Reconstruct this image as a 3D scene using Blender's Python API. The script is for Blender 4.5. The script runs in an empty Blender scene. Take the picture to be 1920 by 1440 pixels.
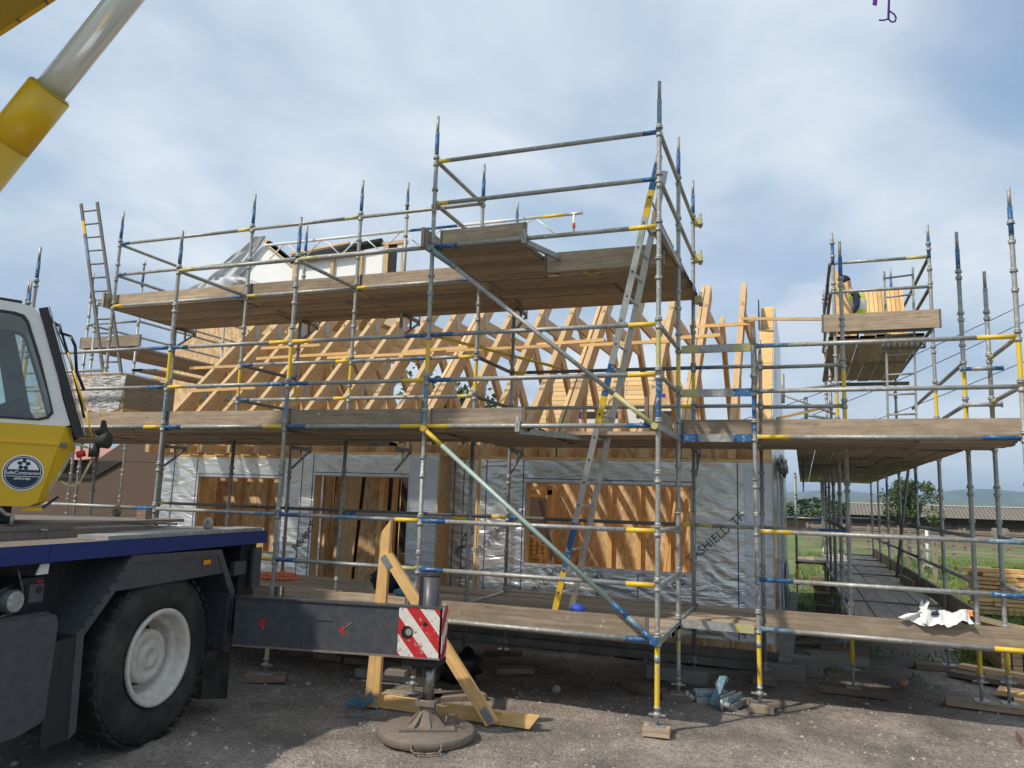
import bpy, math, random
from mathutils import Vector, Matrix, noise
rnd = random.Random(7)
S = bpy.context.scene
COL = S.collection
PI = math.pi
Z = lambda k: 0.8 + 0.5*k

# ------------------------------------------------------------------ materials
def lin(c):
    return tuple((x/12.92 if x <= .04045 else ((x+.055)/1.055)**2.4) for x in c)
class NT:
    def __init__(s, name):
        m = bpy.data.materials.new(name); m.use_nodes = True
        s.m = m; s.t = m.node_tree; s.t.nodes.clear()
        s.out = s.n('ShaderNodeOutputMaterial')
    def n(s, typ, **kw):
        nd = s.t.nodes.new(typ)
        for k, v in kw.items(): setattr(nd, k, v)
        return nd
    def l(s, a, b): s.t.links.new(a, b)
    def put(s, sock, v):
        if hasattr(v, 'links') or isinstance(v, bpy.types.NodeSocket): s.l(v, sock)
        elif isinstance(v, (tuple, list)):
            v = tuple(v)
            sock.default_value = v + (1,) if (len(v) == 3 and sock.type == 'RGBA') else v
        else: sock.default_value = v
    def noise(s, vec, scale, detail=4, rough=.6, dist=0):
        nd = s.n('ShaderNodeTexNoise'); s.put(nd.inputs['Vector'], vec)
        nd.inputs['Scale'].default_value = scale; nd.inputs['Detail'].default_value = detail
        nd.inputs['Roughness'].default_value = rough; nd.inputs['Distortion'].default_value = dist
        return nd.outputs['Fac']
    def ramp(s, fac, stops, interp='LINEAR'):
        nd = s.n('ShaderNodeValToRGB'); s.put(nd.inputs['Fac'], fac); cr = nd.color_ramp; cr.interpolation = interp
        while len(cr.elements) < len(stops): cr.elements.new(.5)
        for e, (p, c) in zip(cr.elements, stops):
            e.position = p; e.color = (c, c, c, 1) if isinstance(c, (int, float)) else tuple(c)+(1,)
        return nd.outputs['Color']
    def mix(s, f, a, b, mode='MIX'):
        nd = s.n('ShaderNodeMix', data_type='RGBA', blend_type=mode)
        s.put(nd.inputs[0], f); s.put(nd.inputs[6], a); s.put(nd.inputs[7], b); return nd.outputs[2]
    def math(s, op, a, b=0.0, c=0.0):
        nd = s.n('ShaderNodeMath', operation=op); s.put(nd.inputs[0], a); s.put(nd.inputs[1], b); s.put(nd.inputs[2], c); return nd.outputs[0]
    def map(s, vec, scale=(1, 1, 1), loc=(0, 0, 0), rot=(0, 0, 0)):
        nd = s.n('ShaderNodeMapping'); s.put(nd.inputs['Vector'], vec)
        nd.inputs['Scale'].default_value = scale; nd.inputs['Location'].default_value = loc; nd.inputs['Rotation'].default_value = rot
        return nd.outputs['Vector']
    def obj(s): return s.n('ShaderNodeTexCoord').outputs['Object']
    def uv(s): return s.n('ShaderNodeTexCoord').outputs['UV']
    def geo(s): return s.n('ShaderNodeNewGeometry').outputs['Position']
    def rnd(s):
        a = s.n('ShaderNodeAttribute'); a.attribute_name = 'rnd'; return a.outputs['Fac']
    def bump(s, h, strength=.3, dist=.01):
        b = s.n('ShaderNodeBump'); s.put(b.inputs['Height'], h)
        b.inputs['Strength'].default_value = strength; b.inputs['Distance'].default_value = dist; return b.outputs['Normal']
    def bsdf(s, color, rough=.5, metal=0., normal=None, **kw):
        b = s.n('ShaderNodeBsdfPrincipled')
        s.put(b.inputs['Base Color'], color); s.put(b.inputs['Roughness'], rough); s.put(b.inputs['Metallic'], metal)
        if normal is not None: s.l(normal, b.inputs['Normal'])
        for k, v in kw.items(): s.put(b.inputs[k], v)
        s.l(b.outputs[0], s.out.inputs[0]); return b
M = {}
def wood(name, c1, c2, grain=1., rough=.8, stain=None, vary=.25, knots=True):
    t = NT(name); uv = t.uv(); g = t.noise(t.map(uv, (1.2, 45*grain, 1)), 1., 6, .65, .6)
    base = t.mix(t.ramp(g, [(.3, 0.), (.7, 1.)]), c1, c2)
    big = t.noise(t.map(uv, (.9, 3, 1)), 1.3, 4)
    base = t.mix(t.ramp(big, [(.42, 0.), (.72, .55)]), base, stain or tuple(x*.6 for x in c1))
    if knots:
        v = t.n('ShaderNodeTexVoronoi'); t.put(v.inputs['Vector'], t.map(uv, (2.2, 7, 1))); v.inputs['Scale'].default_value = 1.
        base = t.mix(t.ramp(v.outputs['Distance'], [(.05, .75), (.11, 0.)]), base, tuple(x*.35 for x in c2))
    mm = t.noise(t.map(uv, (5, 13, 1), (1, 2, 0)), 1., 4, .6); base = t.mix(t.ramp(mm, [(.38, .0), (.68, .5)]), base, tuple(x*.72 for x in c1))
    if 'board' in name:
        sp_ = t.n('ShaderNodeTexVoronoi'); t.put(sp_.inputs['Vector'], t.map(uv, (9, 11, 1))); sp_.inputs['Scale'].default_value = 1.; gate = t.ramp(t.noise(t.map(uv, (1.1, 1.7, 1), (7, 3, 0)), 1.), [(.56, 0.), (.62, 1.)])
        base = t.mix(t.math('MULTIPLY', t.ramp(sp_.outputs['Distance'], [(.10, .8), (.17, 0.)]), gate), base, (.62, .60, .56))
        ck = t.noise(t.map(uv, (.8, 60, 1), (3, 1, 0)), 1., 3, .5, .3); base = t.mix(t.ramp(ck, [(.24, .8), (.30, 0.)]), base, (.05, .038, .03))
    k = t.math('MULTIPLY_ADD', t.rnd(), vary*2, 1-vary)
    hs = t.n('ShaderNodeHueSaturation'); t.put(hs.inputs['Color'], base); t.put(hs.inputs['Value'], k)
    t.bsdf(hs.outputs[0], rough, 0, t.bump(g, .35, .004)); M[name] = t.m
wood('scaffold_board', (.245, .185, .13), (.50, .395, .285), .8, .85, (.20, .165, .135), .26)
wood('grey_board', (.40, .35, .30), (.64, .57, .50), .8, .8, (.22, .20, .185), .28)
wood('old_board', (.17, .125, .10), (.30, .225, .17), .8, .9, (.10, .08, .065), .2)
wood('new_timber', (.66, .39, .135), (.88, .58, .25), 1., .65, (.58, .40, .23), .14)
wood('rafter_timber', (.57, .37, .18), (.78, .57, .32), 1., .7, (.48, .31, .16), .18)
wood('brown_cladding', (.028, .016, .012), (.06, .035, .026), 1., .8)
wood('fence_wood', (.22, .18, .15), (.34, .29, .24), 1., .9)
def osb():
    t = NT('osb'); v = t.n('ShaderNodeTexVoronoi'); p = t.map(t.geo(), (22, 22, 9), (0, 0, 0), (.3, .8, .2)); t.put(v.inputs['Vector'], p)
    v.inputs['Scale'].default_value = 1.
    c = t.ramp(v.outputs['Color'], [(.2, (.46, .30, .145)), (.5, (.62, .43, .225)), (.85, (.76, .56, .34))])
    n = t.noise(t.geo(), 1.3, 3)
    c = t.mix(t.ramp(n, [(.4, 0.), (.7, .5)]), c, (.52, .34, .17))
    t.bsdf(c, .7, 0, t.bump(v.outputs['Distance'], .2, .003)); M['osb'] = t.m
osb()
def metal(name, c, rough=.45, met=.7, dirt=(.30, .28, .25), amount=.5, chips=0., chipcol=(.36, .37, .37)):
    t = NT(name); g = t.obj(); n = t.noise(g, 14, 5, .7); n2 = t.noise(g, 26, 4, .65)
    f = t.ramp(n, [(.42, 0.), (.68, amount)])
    col = t.mix(f, c, dirt)
    if chips: col = t.mix(t.ramp(n2, [(.60-chips*.2, 0.), (.66-chips*.2, 1.)], 'LINEAR'), col, chipcol)
    r = t.math('MULTIPLY_ADD', n2, .3, rough-.12)
    t.bsdf(col, r, met, t.bump(n2, .12, .002)); M[name] = t.m
metal('galv', (.36, .37, .365), .5, .4, (.24, .23, .21), .85, .06, (.55, .55, .52))
metal('galv_dark', (.16, .16, .155), .6, .4, (.12, .10, .08), .6)
metal('tube_blue', (.014, .10, .26), .45, .0, (.04, .12, .26), .6, .12)
metal('tube_yellow', (.78, .52, .02), .45, .0, (.55, .42, .08), .6, .08)
metal('tube_green', (.33, .45, .40), .5, .3, (.30, .34, .32), .6, .1)
metal('worn_yellow', (.52, .46, .10), .5, .1, (.35, .36, .30), .9, .25)
metal('worn_blue', (.10, .22, .32), .5, .1, (.25, .29, .31), .9, .2)
metal('aluminium', (.62, .63, .64), .35, .8, (.42, .42, .42), .5)
metal('truck_grey', (.050, .058, .074), .38, .0, (.095, .090, .082), .75)
metal('truck_dark', (.014, .015, .019), .6, .0, (.03, .028, .026), .6)
metal('truck_blue', (.003, .022, .15), .4, .0, (.006, .02, .10), .25)
metal('deck_metal', (.20, .17, .14), .7, .1, (.13, .10, .08), .8)
metal('crane_yellow', (.64, .395, .004), .3, .0, (.54, .34, .015), .25)
metal('boom_yellow_shaded', (.40, .27, .012), .4, .0, (.30, .20, .02), .4)  # crane yellow darkened: the shade under the boom is put into the colour
metal('white_paint', (.72, .73, .72), .35, .0, (.60, .60, .58), .3)
metal('rim_paint', (.60, .57, .52), .5, .0, (.40, .34, .29), .6, .0)
metal('red_paint', (.50, .015, .02), .45, .0, (.35, .03, .03), .5, .05)
metal('sign_white', (.68, .66, .62), .5, .0, (.48, .44, .40), .5, .05, (.2, .16, .14))
metal('plastic_black', (.012, .012, .014), .4, .0, (.03, .03, .03), .4)
metal('steel_rod', (.30, .29, .27), .3, .9, (.18, .16, .13), .6)
def chrome():
    t = NT('chrome'); t.bsdf((.80, .86, .95), .18, .3); M['chrome'] = t.m  # pale blue base with low metalness stands in for reflected sky
chrome()
def rubber():
    t = NT('rubber'); n = t.noise(t.obj(), 5, 5, .6)
    t.bsdf(t.mix(t.ramp(n, [(.4, 0.), (.75, 1.)]), (.012, .014, .014), (.058, .052, .044)), .75, 0, t.bump(t.noise(t.obj(), 90, 2), .15, .002)); M['rubber'] = t.m
rubber()
def flat(name, c, rough=.7, metalness=0., **kw):
    t = NT(name); n = t.noise(t.obj(), 9, 4)
    t.bsdf(t.mix(t.ramp(n, [(.3, 0.), (.8, .4)]), c, tuple(x*.75 for x in c)), rough, metalness, t.bump(n, .2, .003), **kw); M[name] = t.m
flat('navy', (.008, .03, .07)); flat('label_white', (.8, .82, .82), .4); flat('line_blue', (.01, .035, .20), .5)
flat('ink', (.13, .14, .16), .8); flat('felt', (.025, .025, .025), .9); flat('purple', (.12, .02, .30)); flat('rope_blue', (.08, .25, .38))
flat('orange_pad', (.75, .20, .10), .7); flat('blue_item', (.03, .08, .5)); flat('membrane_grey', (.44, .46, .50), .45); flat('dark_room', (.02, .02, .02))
flat('bag_white', (.76, .76, .76), .5); flat('bag_orange', (.75, .24, .04)); flat('navy_cloth', (.015, .02, .05), .9); flat('skin', (.45, .24, .17), .6)
flat('hi_vis', (.62, .80, .03), .7); flat('reflect', (.75, .76, .74), .4); flat('white_sheet', (.88, .90, .92), .45); flat('grey_sheet', (.48, .51, .55), .6)
flat('nail_plate', (.36, .39, .41), .4, .6); flat('roof_pink', (.42, .20, .17), .8); flat('amber', (.75, .28, .01), .3); flat('lens_red', (.5, .01, .01), .25)
flat('concrete_block', (.27, .255, .235), .9)
def concrete():
    t = NT('concrete'); n = t.noise(t.geo(), 3, 6, .65); m = t.noise(t.geo(), 40, 3)
    c = t.mix(t.ramp(n, [(.35, 0.), (.7, 1.)]), (.20, .19, .175), (.33, .31, .28)); t.bsdf(c, .9, 0, t.bump(m, .4, .004)); M['concrete'] = t.m
concrete()
def harl():
    t = NT('harling'); m = t.noise(t.geo(), 45, 3, .8)
    c = t.mix(t.ramp(m, [(.3, 0.), (.7, 1.)]), (.075, .05, .038), (.15, .105, .08)); t.bsdf(c, .95, 0, t.bump(m, .8, .01)); M['harling'] = t.m
harl()
def foil(name, base, tint, seed, rough=.27, st=.9):
    t = NT(name); p = t.geo()
    # creases pulled diagonally, crossed by a softer crumple
    w = t.n('ShaderNodeTexWave', wave_type='BANDS', bands_direction='DIAGONAL'); t.put(w.inputs['Vector'], t.map(p, (1, 1, 1.7), (seed, seed, 0)))
    w.inputs['Scale'].default_value = 1.6; w.inputs['Distortion'].default_value = 9; w.inputs['Detail'].default_value = 3; w.inputs['Detail Scale'].default_value = .9
    a = t.noise(t.map(p, (1.5, 1.5, 4.2), (seed, 0, 0), (.0, .5, 0)), 1.4, 4, .5, 1.4)
    b = t.noise(t.map(p, (1, 1, 1), (0, seed, 0)), 14, 3, .5, .8)
    h = t.math('ADD', t.math('MULTIPLY', a, 1.0), t.math('ADD', t.math('MULTIPLY', w.outputs['Fac'], .22), t.math('MULTIPLY', b, .05)))
    col = t.mix(t.ramp(t.noise(p, .9, 3), [(.4, 0.), (.7, .6)]), base, tint)
    t.bsdf(col, rough, .72, t.bump(h, st, .045)); M[name] = t.m
foil('foil', (.72, .73, .73), (.56, .57, .57), 3.1, .33, .62)
foil('foil_smooth', (.60, .64, .72), (.50, .54, .60), 8.3, .38, .25)
foil('foil_green', (.50, .54, .56), (.34, .38, .38), 5.5, .18, .22)
def glass():
    t = NT('cab_glass'); tr = t.n('ShaderNodeBsdfTransparent'); tr.inputs[0].default_value = (.66, .74, .72, 1)
    g = t.n('ShaderNodeBsdfGlossy'); g.inputs['Roughness'].default_value = .03; g.inputs[0].default_value = (.9, .95, .95, 1)
    f = t.n('ShaderNodeFresnel'); f.inputs[0].default_value = 1.5
    mx = t.n('ShaderNodeMixShader'); t.l(t.math('MULTIPLY_ADD', f.outputs[0], .9, .06), mx.inputs[0]); t.l(tr.outputs[0], mx.inputs[1]); t.l(g.outputs[0], mx.inputs[2])
    t.l(mx.outputs[0], t.out.inputs[0]); M['cab_glass'] = t.m
    t = NT('plastic_wrap'); tr = t.n('ShaderNodeBsdfTransparent'); tr.inputs[0].default_value = (.95, .95, .95, 1)
    n = t.noise(t.map(t.geo(), (3, 3, 14)), 3, 4, .6, 1.)
    g = t.n('ShaderNodeBsdfPrincipled'); g.inputs['Base Color'].default_value = (.80, .82, .84, 1); g.inputs['Roughness'].default_value = .15
    t.l(t.bump(n, .8, .03), g.inputs['Normal'])
    mx = t.n('ShaderNodeMixShader'); t.l(t.ramp(n, [(.42, .12), (.62, .85)]), mx.inputs[0]); t.l(tr.outputs[0], mx.inputs[1]); t.l(g.outputs[0], mx.inputs[2])
    t.l(mx.outputs[0], t.out.inputs[0]); M['plastic_wrap'] = t.m
glass()
def ground_mats():
    t = NT('gravel'); p = t.geo()
    v = t.n('ShaderNodeTexVoronoi'); t.put(v.inputs['Vector'], p); v.inputs['Scale'].default_value = 62
    v2 = t.n('ShaderNodeTexVoronoi'); t.put(v2.inputs['Vector'], p); v2.inputs['Scale'].default_value = 24
    a = t.noise(p, 1.1, 5, .6); b = t.noise(p, 7, 5, .7)
    base = t.mix(t.ramp(a, [(.36, 0.), (.64, 1.)]), (.125, .11, .097), (.315, .273, .235))
    base = t.mix(t.ramp(b, [(.45, 0.), (.7, .6)]), base, (.125, .108, .095))
    peb = t.ramp(v.outputs['Color'], [(0, .5), (.5, 1.), (1, 1.6)])
    base = t.mix(.8, base, peb, 'MULTIPLY')
    h = t.math('ADD', t.math('MULTIPLY', v.outputs['Distance'], -.5), t.math('MULTIPLY_ADD', v2.outputs['Distance'], -.5, b))
    t.bsdf(base, .92, 0, t.bump(h, .9, .02)); M['gravel'] = t.m
    t = NT('stone'); k = t.ramp(t.rnd(), [(0, (.13, .115, .105)), (.5, (.25, .21, .18)), (.9, (.38, .33, .29)), (1, (.50, .47, .43))])
    t.bsdf(k, .9, 0, t.bump(t.noise(t.geo(), 60, 3), .4, .004)); M['stone'] = t.m
    t = NT('field'); p = t.geo(); a = t.noise(t.map(p, (.5, .3, 1)), 1., 6, .65); b = t.noise(p, 9, 4, .7)
    c = t.mix(t.ramp(a, [(.35, 0.), (.65, 1.)]), (.06, .115, .018), (.20, .22, .075)); c = t.mix(t.ramp(b, [(.4, 0.), (.75, .6)]), c, (.05, .085, .02))
    t.bsdf(c, .9, 0, t.bump(b, .7, .05)); M['field'] = t.m
    t = NT('grass_blade'); k = t.ramp(t.rnd(), [(0, (.055, .12, .012)), (.6, (.13, .20, .03)), (1, (.26, .27, .09))])
    t.bsdf(k, .6, 0, **{'Subsurface Weight': 0.}); M['grass_blade'] = t.m
    t = NT('leaf'); k = t.ramp(t.rnd(), [(0, (.022, .05, .009)), (.6, (.06, .105, .02)), (1, (.13, .15, .04))])
    t.bsdf(k, .6); M['leaf'] = t.m
    t = NT('bark'); t.bsdf(t.mix(t.noise(t.geo(), 12, 4), (.06, .05, .04), (.15, .12, .10)), .9); M['bark'] = t.m
    t = NT('hill'); p = t.geo(); a = t.noise(p, .004, 6, .6)
    v = t.n('ShaderNodeTexVoronoi'); t.put(v.inputs['Vector'], t.map(p, (1, .35, 1))); v.inputs['Scale'].default_value = .006
    c = t.mix(t.ramp(v.outputs['Color'], [(.3, 0.), (.7, 1.)]), (.05, .085, .035), (.10, .13, .06)); c = t.mix(t.ramp(a, [(.45, 0.), (.7, .6)]), c, (.07, .06, .05))
    t.bsdf(c, .95); M['hill'] = t.m
    t = NT('corrugated'); w = t.n('ShaderNodeTexWave', wave_type='BANDS', bands_direction='X'); t.put(w.inputs['Vector'], t.geo()); w.inputs['Scale'].default_value = .9
    c = t.mix(w.outputs['Fac'], (.085, .076, .062), (.20, .18, .15)); c = t.mix(t.ramp(t.noise(t.geo(), .6, 4), [(.4, 0.), (.7, .5)]), c, (.20, .17, .15))
    t.bsdf(c, .9, 0, t.bump(w.outputs['Fac'], .6, .05)); M['corrugated'] = t.m
ground_mats()
def clad():
    t = NT('sarking'); p = t.geo(); br = t.n('ShaderNodeTexBrick'); t.put(br.inputs['Vector'], t.uv())
    br.inputs['Scale'].default_value = 1.; br.inputs['Brick Width'].default_value = 2.4; br.inputs['Row Height'].default_value = .145; br.inputs['Mortar Size'].default_value = .008
    for k, c in (('Color1', (.58, .38, .16)), ('Color2', (.74, .52, .25)), ('Mortar', (.13, .08, .04))): t.put(br.inputs[k], c)
    t.bsdf(br.outputs['Color'], .7); M['sarking'] = t.m
clad()

# ------------------------------------------------------------------ mesh builder
class MB:
    def __init__(s, xf=None): s.v = []; s.f = []; s.mi = []; s.uv = []; s.sm = []; s.r = []; s.mats = []; s.xf = xf
    def mat(s, name):
        if name not in s.mats: s.mats.append(name)
        return s.mats.index(name)
    def add(s, pts): 
        i = len(s.v); s.v += [s.xf @ Vector(p) if s.xf else Vector(p) for p in pts]; return i
    def face(s, idx, mat, uvs=None, smooth=False, r=None):
        s.f.append(idx); s.mi.append(s.mat(mat)); s.sm.append(smooth); s.r.append(rnd.random() if r is None else r)
        s.uv.append(uvs or [(s.v[i].x, s.v[i].z) for i in idx])
    def obox(s, c, ax, ay, az, mat, r=None):
        # half axis vectors ax (long), ay, az
        c, ax, ay, az = map(Vector, (c, ax, ay, az)); r = rnd.random() if r is None else r
        P = [c+i*ax+j*ay+k*az for i in (-1, 1) for j in (-1, 1) for k in (-1, 1)]
        b = s.add(P); L = [ax.length, ay.length, az.length]; o = rnd.random()*20; long = max(range(3), key=lambda q: L[q])
        sg = [(i, j, k) for i in (-1, 1) for j in (-1, 1) for k in (-1, 1)]
        for q in ((0, 1, 3, 2), (4, 6, 7, 5), (0, 4, 5, 1), (2, 3, 7, 6), (0, 2, 6, 4), (1, 5, 7, 3)):
            n = [all(sg[i][a] == sg[q[0]][a] for i in q) for a in range(3)].index(True)
            rest = [a for a in range(3) if a != n]
            ua = long if long in rest else rest[0]; va = [a for a in rest if a != ua][0]
            s.face([b+i for i in q], mat, [(o+sg[i][ua]*L[ua], o+n*.7+sg[i][va]*L[va]) for i in q], r=r)
    def box(s, x0, x1, y0, y1, z0, z1, mat, r=None):
        s.obox(((x0+x1)/2, (y0+y1)/2, (z0+z1)/2), ((x1-x0)/2, 0, 0), (0, (y1-y0)/2, 0), (0, 0, (z1-z0)/2), mat, r)
    def beam(s, p0, p1, w, h, mat, up=(0, 0, 1), r=None):
        p0, p1 = Vector(p0), Vector(p1); d = (p1-p0); n = d.normalized(); side = n.cross(Vector(up))
        if side.length < 1e-4: side = n.cross(Vector((0, 1, 0)))
        side.normalize(); u = side.cross(n)
        s.obox((p0+p1)/2, d/2, side*w/2, u*h/2, mat, r)
    def tube(s, p0, p1, r, mat, n=10, r1=None, caps=True, smooth=True):
        p0, p1 = Vector(p0), Vector(p1); d = p1-p0; L = d.length; t = d.normalized(); r1 = r if r1 is None else r1
        a = t.cross(Vector((0, 0, 1)));
        if a.length < 1e-3: a = Vector((1, 0, 0))
        a.normalize(); b = t.cross(a); rv = rnd.random()
        R0 = [p0+r*(math.cos(q)*a+math.sin(q)*b) for q in [2*PI*i/n for i in range(n)]]
        R1 = [p1+r1*(math.cos(q)*a+math.sin(q)*b) for q in [2*PI*i/n for i in range(n)]]
        i0 = s.add(R0+R1)
        for i in range(n):
            j = (i+1) % n; u0, u1 = i*2*PI*r/n, (i+1)*2*PI*r/n
            s.face([i0+i, i0+j, i0+n+j, i0+n+i], mat, [(0, u0), (0, u1), (L, u1), (L, u0)], smooth, rv)
        if caps:
            s.face([i0+i for i in reversed(range(n))], mat, r=rv); s.face([i0+n+i for i in range(n)], mat, r=rv)
    def path(s, pts, r, mat, n=8):
        for a, b in zip(pts, pts[1:]): s.tube(a, b, r, mat, n)
    def prism(s, poly, o, eu, ev, ew, mat, back=True):
        # poly (u,v) list; extruded from w=0 to ew vector
        o, eu, ev, ew = map(Vector, (o, eu, ev, ew)); n = len(poly); rv = rnd.random()
        A = [o+u*eu+v*ev for u, v in poly]; i0 = s.add(A+[p+ew for p in A])
        s.face([i0+i for i in range(n)], mat, [tuple(q) for q in poly], r=rv)
        if back: s.face([i0+n+i for i in reversed(range(n))], mat, [tuple(q) for q in reversed(poly)], r=rv)
        for i in range(n):
            j = (i+1) % n; s.face([i0+j, i0+i, i0+n+i, i0+n+j], mat, r=rv)
    def ringpoly(s, outer, inner, o, eu, ev, ew, mat):
        o, eu, ev, ew = map(Vector, (o, eu, ev, ew)); n = len(outer); rv = .5
        P = [o+u*eu+v*ev for u, v in outer]+[o+u*eu+v*ev for u, v in inner]
        i0 = s.add(P+[p+ew for p in P]); m = 2*n
        for i in range(n):
            j = (i+1) % n
            s.face([i0+i, i0+j, i0+n+j, i0+n+i], mat, r=rv); s.face([i0+m+j, i0+m+i, i0+m+n+i, i0+m+n+j], mat, r=rv)
            s.face([i0+j, i0+i, i0+m+i, i0+m+j], mat, r=rv); s.face([i0+n+i, i0+n+j, i0+m+n+j, i0+m+n+i], mat, r=rv)
    def lathe(s, prof, o, ax, mat, n=28, mats=None):
        # prof: (radius, along)
        o, ax = Vector(o), Vector(ax).normalized(); a = ax.cross(Vector((0, 0, 1)))
        if a.length < 1e-3: a = Vector((1, 0, 0))
        a.normalize(); b = ax.cross(a); P = []
        for r, h in prof: P += [o+ax*h+r*(math.cos(2*PI*i/n)*a+math.sin(2*PI*i/n)*b) for i in range(n)]
        i0 = s.add(P)
        for k in range(len(prof)-1):
            for i in range(n):
                j = (i+1) % n
                s.face([i0+k*n+i, i0+k*n+j, i0+(k+1)*n+j, i0+(k+1)*n+i], mats[k] if mats else mat, smooth=True, r=.5)
    def blob(s, c, rad, mat, amp=.15, seed=0, nu=14, nv=9):
        c = Vector(c); P = []
        for j in range(nv+1):
            th = PI*j/nv
            for i in range(nu):
                ph = 2*PI*i/nu; d = Vector((math.sin(th)*math.cos(ph), math.sin(th)*math.sin(ph), math.cos(th)))
                k = 1+amp*noise.noise(d*2.1+Vector((seed, seed*2, 0)))*2
                P.append(c+Vector((d.x*rad[0], d.y*rad[1], d.z*rad[2]))*k)
        i0 = s.add(P)
        for j in range(nv):
            for i in range(nu):
                q = (i+1) % nu; s.face([i0+j*nu+i, i0+(j+1)*nu+i, i0+(j+1)*nu+q, i0+j*nu+q], mat, smooth=True, r=.5)
    def build(s, name, parent=None, origin=None, **tagkw):
        me = bpy.data.meshes.new(name)
        if parent is not None: inv = wmat(parent).inverted()
        else:
            if origin is None:
                xs = [v.x for v in s.v]; ys = [v.y for v in s.v]; zs = [v.z for v in s.v]
                origin = ((min(xs)+max(xs))/2, (min(ys)+max(ys))/2, min(zs))
            inv = Matrix.Translation(-Vector(origin))
        me.from_pydata([inv @ v for v in s.v], [], s.f)
        for m in s.mats: me.materials.append(M[m])
        me.polygons.foreach_set('material_index', s.mi); me.polygons.foreach_set('use_smooth', s.sm)
        ul = me.uv_layers.new(name='UVMap'); ul.data.foreach_set('uv', [c for u in s.uv for p in u for c in p])
        at = me.attributes.new('rnd', 'FLOAT', 'FACE'); at.data.foreach_set('value', s.r)
        me.validate(); me.update()
        o = bpy.data.objects.new(name, me); COL.objects.link(o)
        if parent is not None: o.parent = parent
        else: o.location = origin
        return tag(o, **tagkw)
def wmat(o):
    m = Matrix.Translation(o.location) @ o.rotation_euler.to_matrix().to_4x4()
    return (wmat(o.parent) @ m) if o.parent else m
def tag(o, label=None, cat=None, group=None, kind=None):
    if label: o['label'] = label
    if cat: o['category'] = cat
    if group: o['group'] = group
    if kind: o['kind'] = kind
    return o
def empty(name, loc, label, cat, rz=0, group=None):
    o = bpy.data.objects.new(name, None); COL.objects.link(o); o.location = loc; o.rotation_euler = (0, 0, rz); o.empty_display_size = .2
    return tag(o, label, cat, group)
def lettering(text, mx, size, mat, parent, name='lettering', bold=0.0, align='CENTER'):
    cu = bpy.data.curves.new('t', 'FONT'); cu.body = text; cu.size = size; cu.align_x = align; cu.align_y = 'CENTER'; cu.extrude = .0008; cu.offset = bold
    cu.resolution_u = 3
    ob = bpy.data.objects.new('t', cu); COL.objects.link(ob)
    dg = bpy.context.evaluated_depsgraph_get(); dg.update(); me = bpy.data.meshes.new_from_object(ob.evaluated_get(dg))
    bpy.data.objects.remove(ob); bpy.data.curves.remove(cu)
    me.transform(wmat(parent).inverted() @ mx); me.materials.clear(); me.materials.append(M[mat])
    o = bpy.data.objects.new(name, me); COL.objects.link(o); o.parent = parent; return o
def frame(o, eu, ev):  # matrix whose x,y axes are eu,ev
    eu, ev = Vector(eu).normalized(), Vector(ev).normalized(); w = eu.cross(ev)
    m = Matrix((eu, ev, w)).transposed().to_4x4(); m.translation = Vector(o); return m

# ------------------------------------------------------------------ camera, sky, sun
def camera():
    f = 1446.558; yaw, pitch, roll = -20.71168306, 8.33121031, 1.81522614
    y, p, r = map(math.radians, (yaw, pitch, roll))
    F = Vector((math.sin(y)*math.cos(p), math.cos(y)*math.cos(p), math.sin(p))); R_ = Vector((math.cos(y), -math.sin(y), 0)); U = R_.cross(F)
    R2 = math.cos(r)*R_+math.sin(r)*U; U2 = -math.sin(r)*R_+math.cos(r)*U
    m = Matrix((R2, U2, -F)).transposed().to_4x4(); m.translation = (1.28842426, -7.41477711, 2.08785399)
    c = bpy.data.cameras.new('camera'); c.sensor_width = 36; c.lens = 36*f/1920; c.clip_end = 20000; c.clip_start = .05
    o = bpy.data.objects.new('camera', c); COL.objects.link(o); o.matrix_world = m; S.camera = o
camera()
SUN_AZ, SUN_EL = math.radians(218), math.radians(47)   # compass bearing from +y, clockwise
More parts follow.
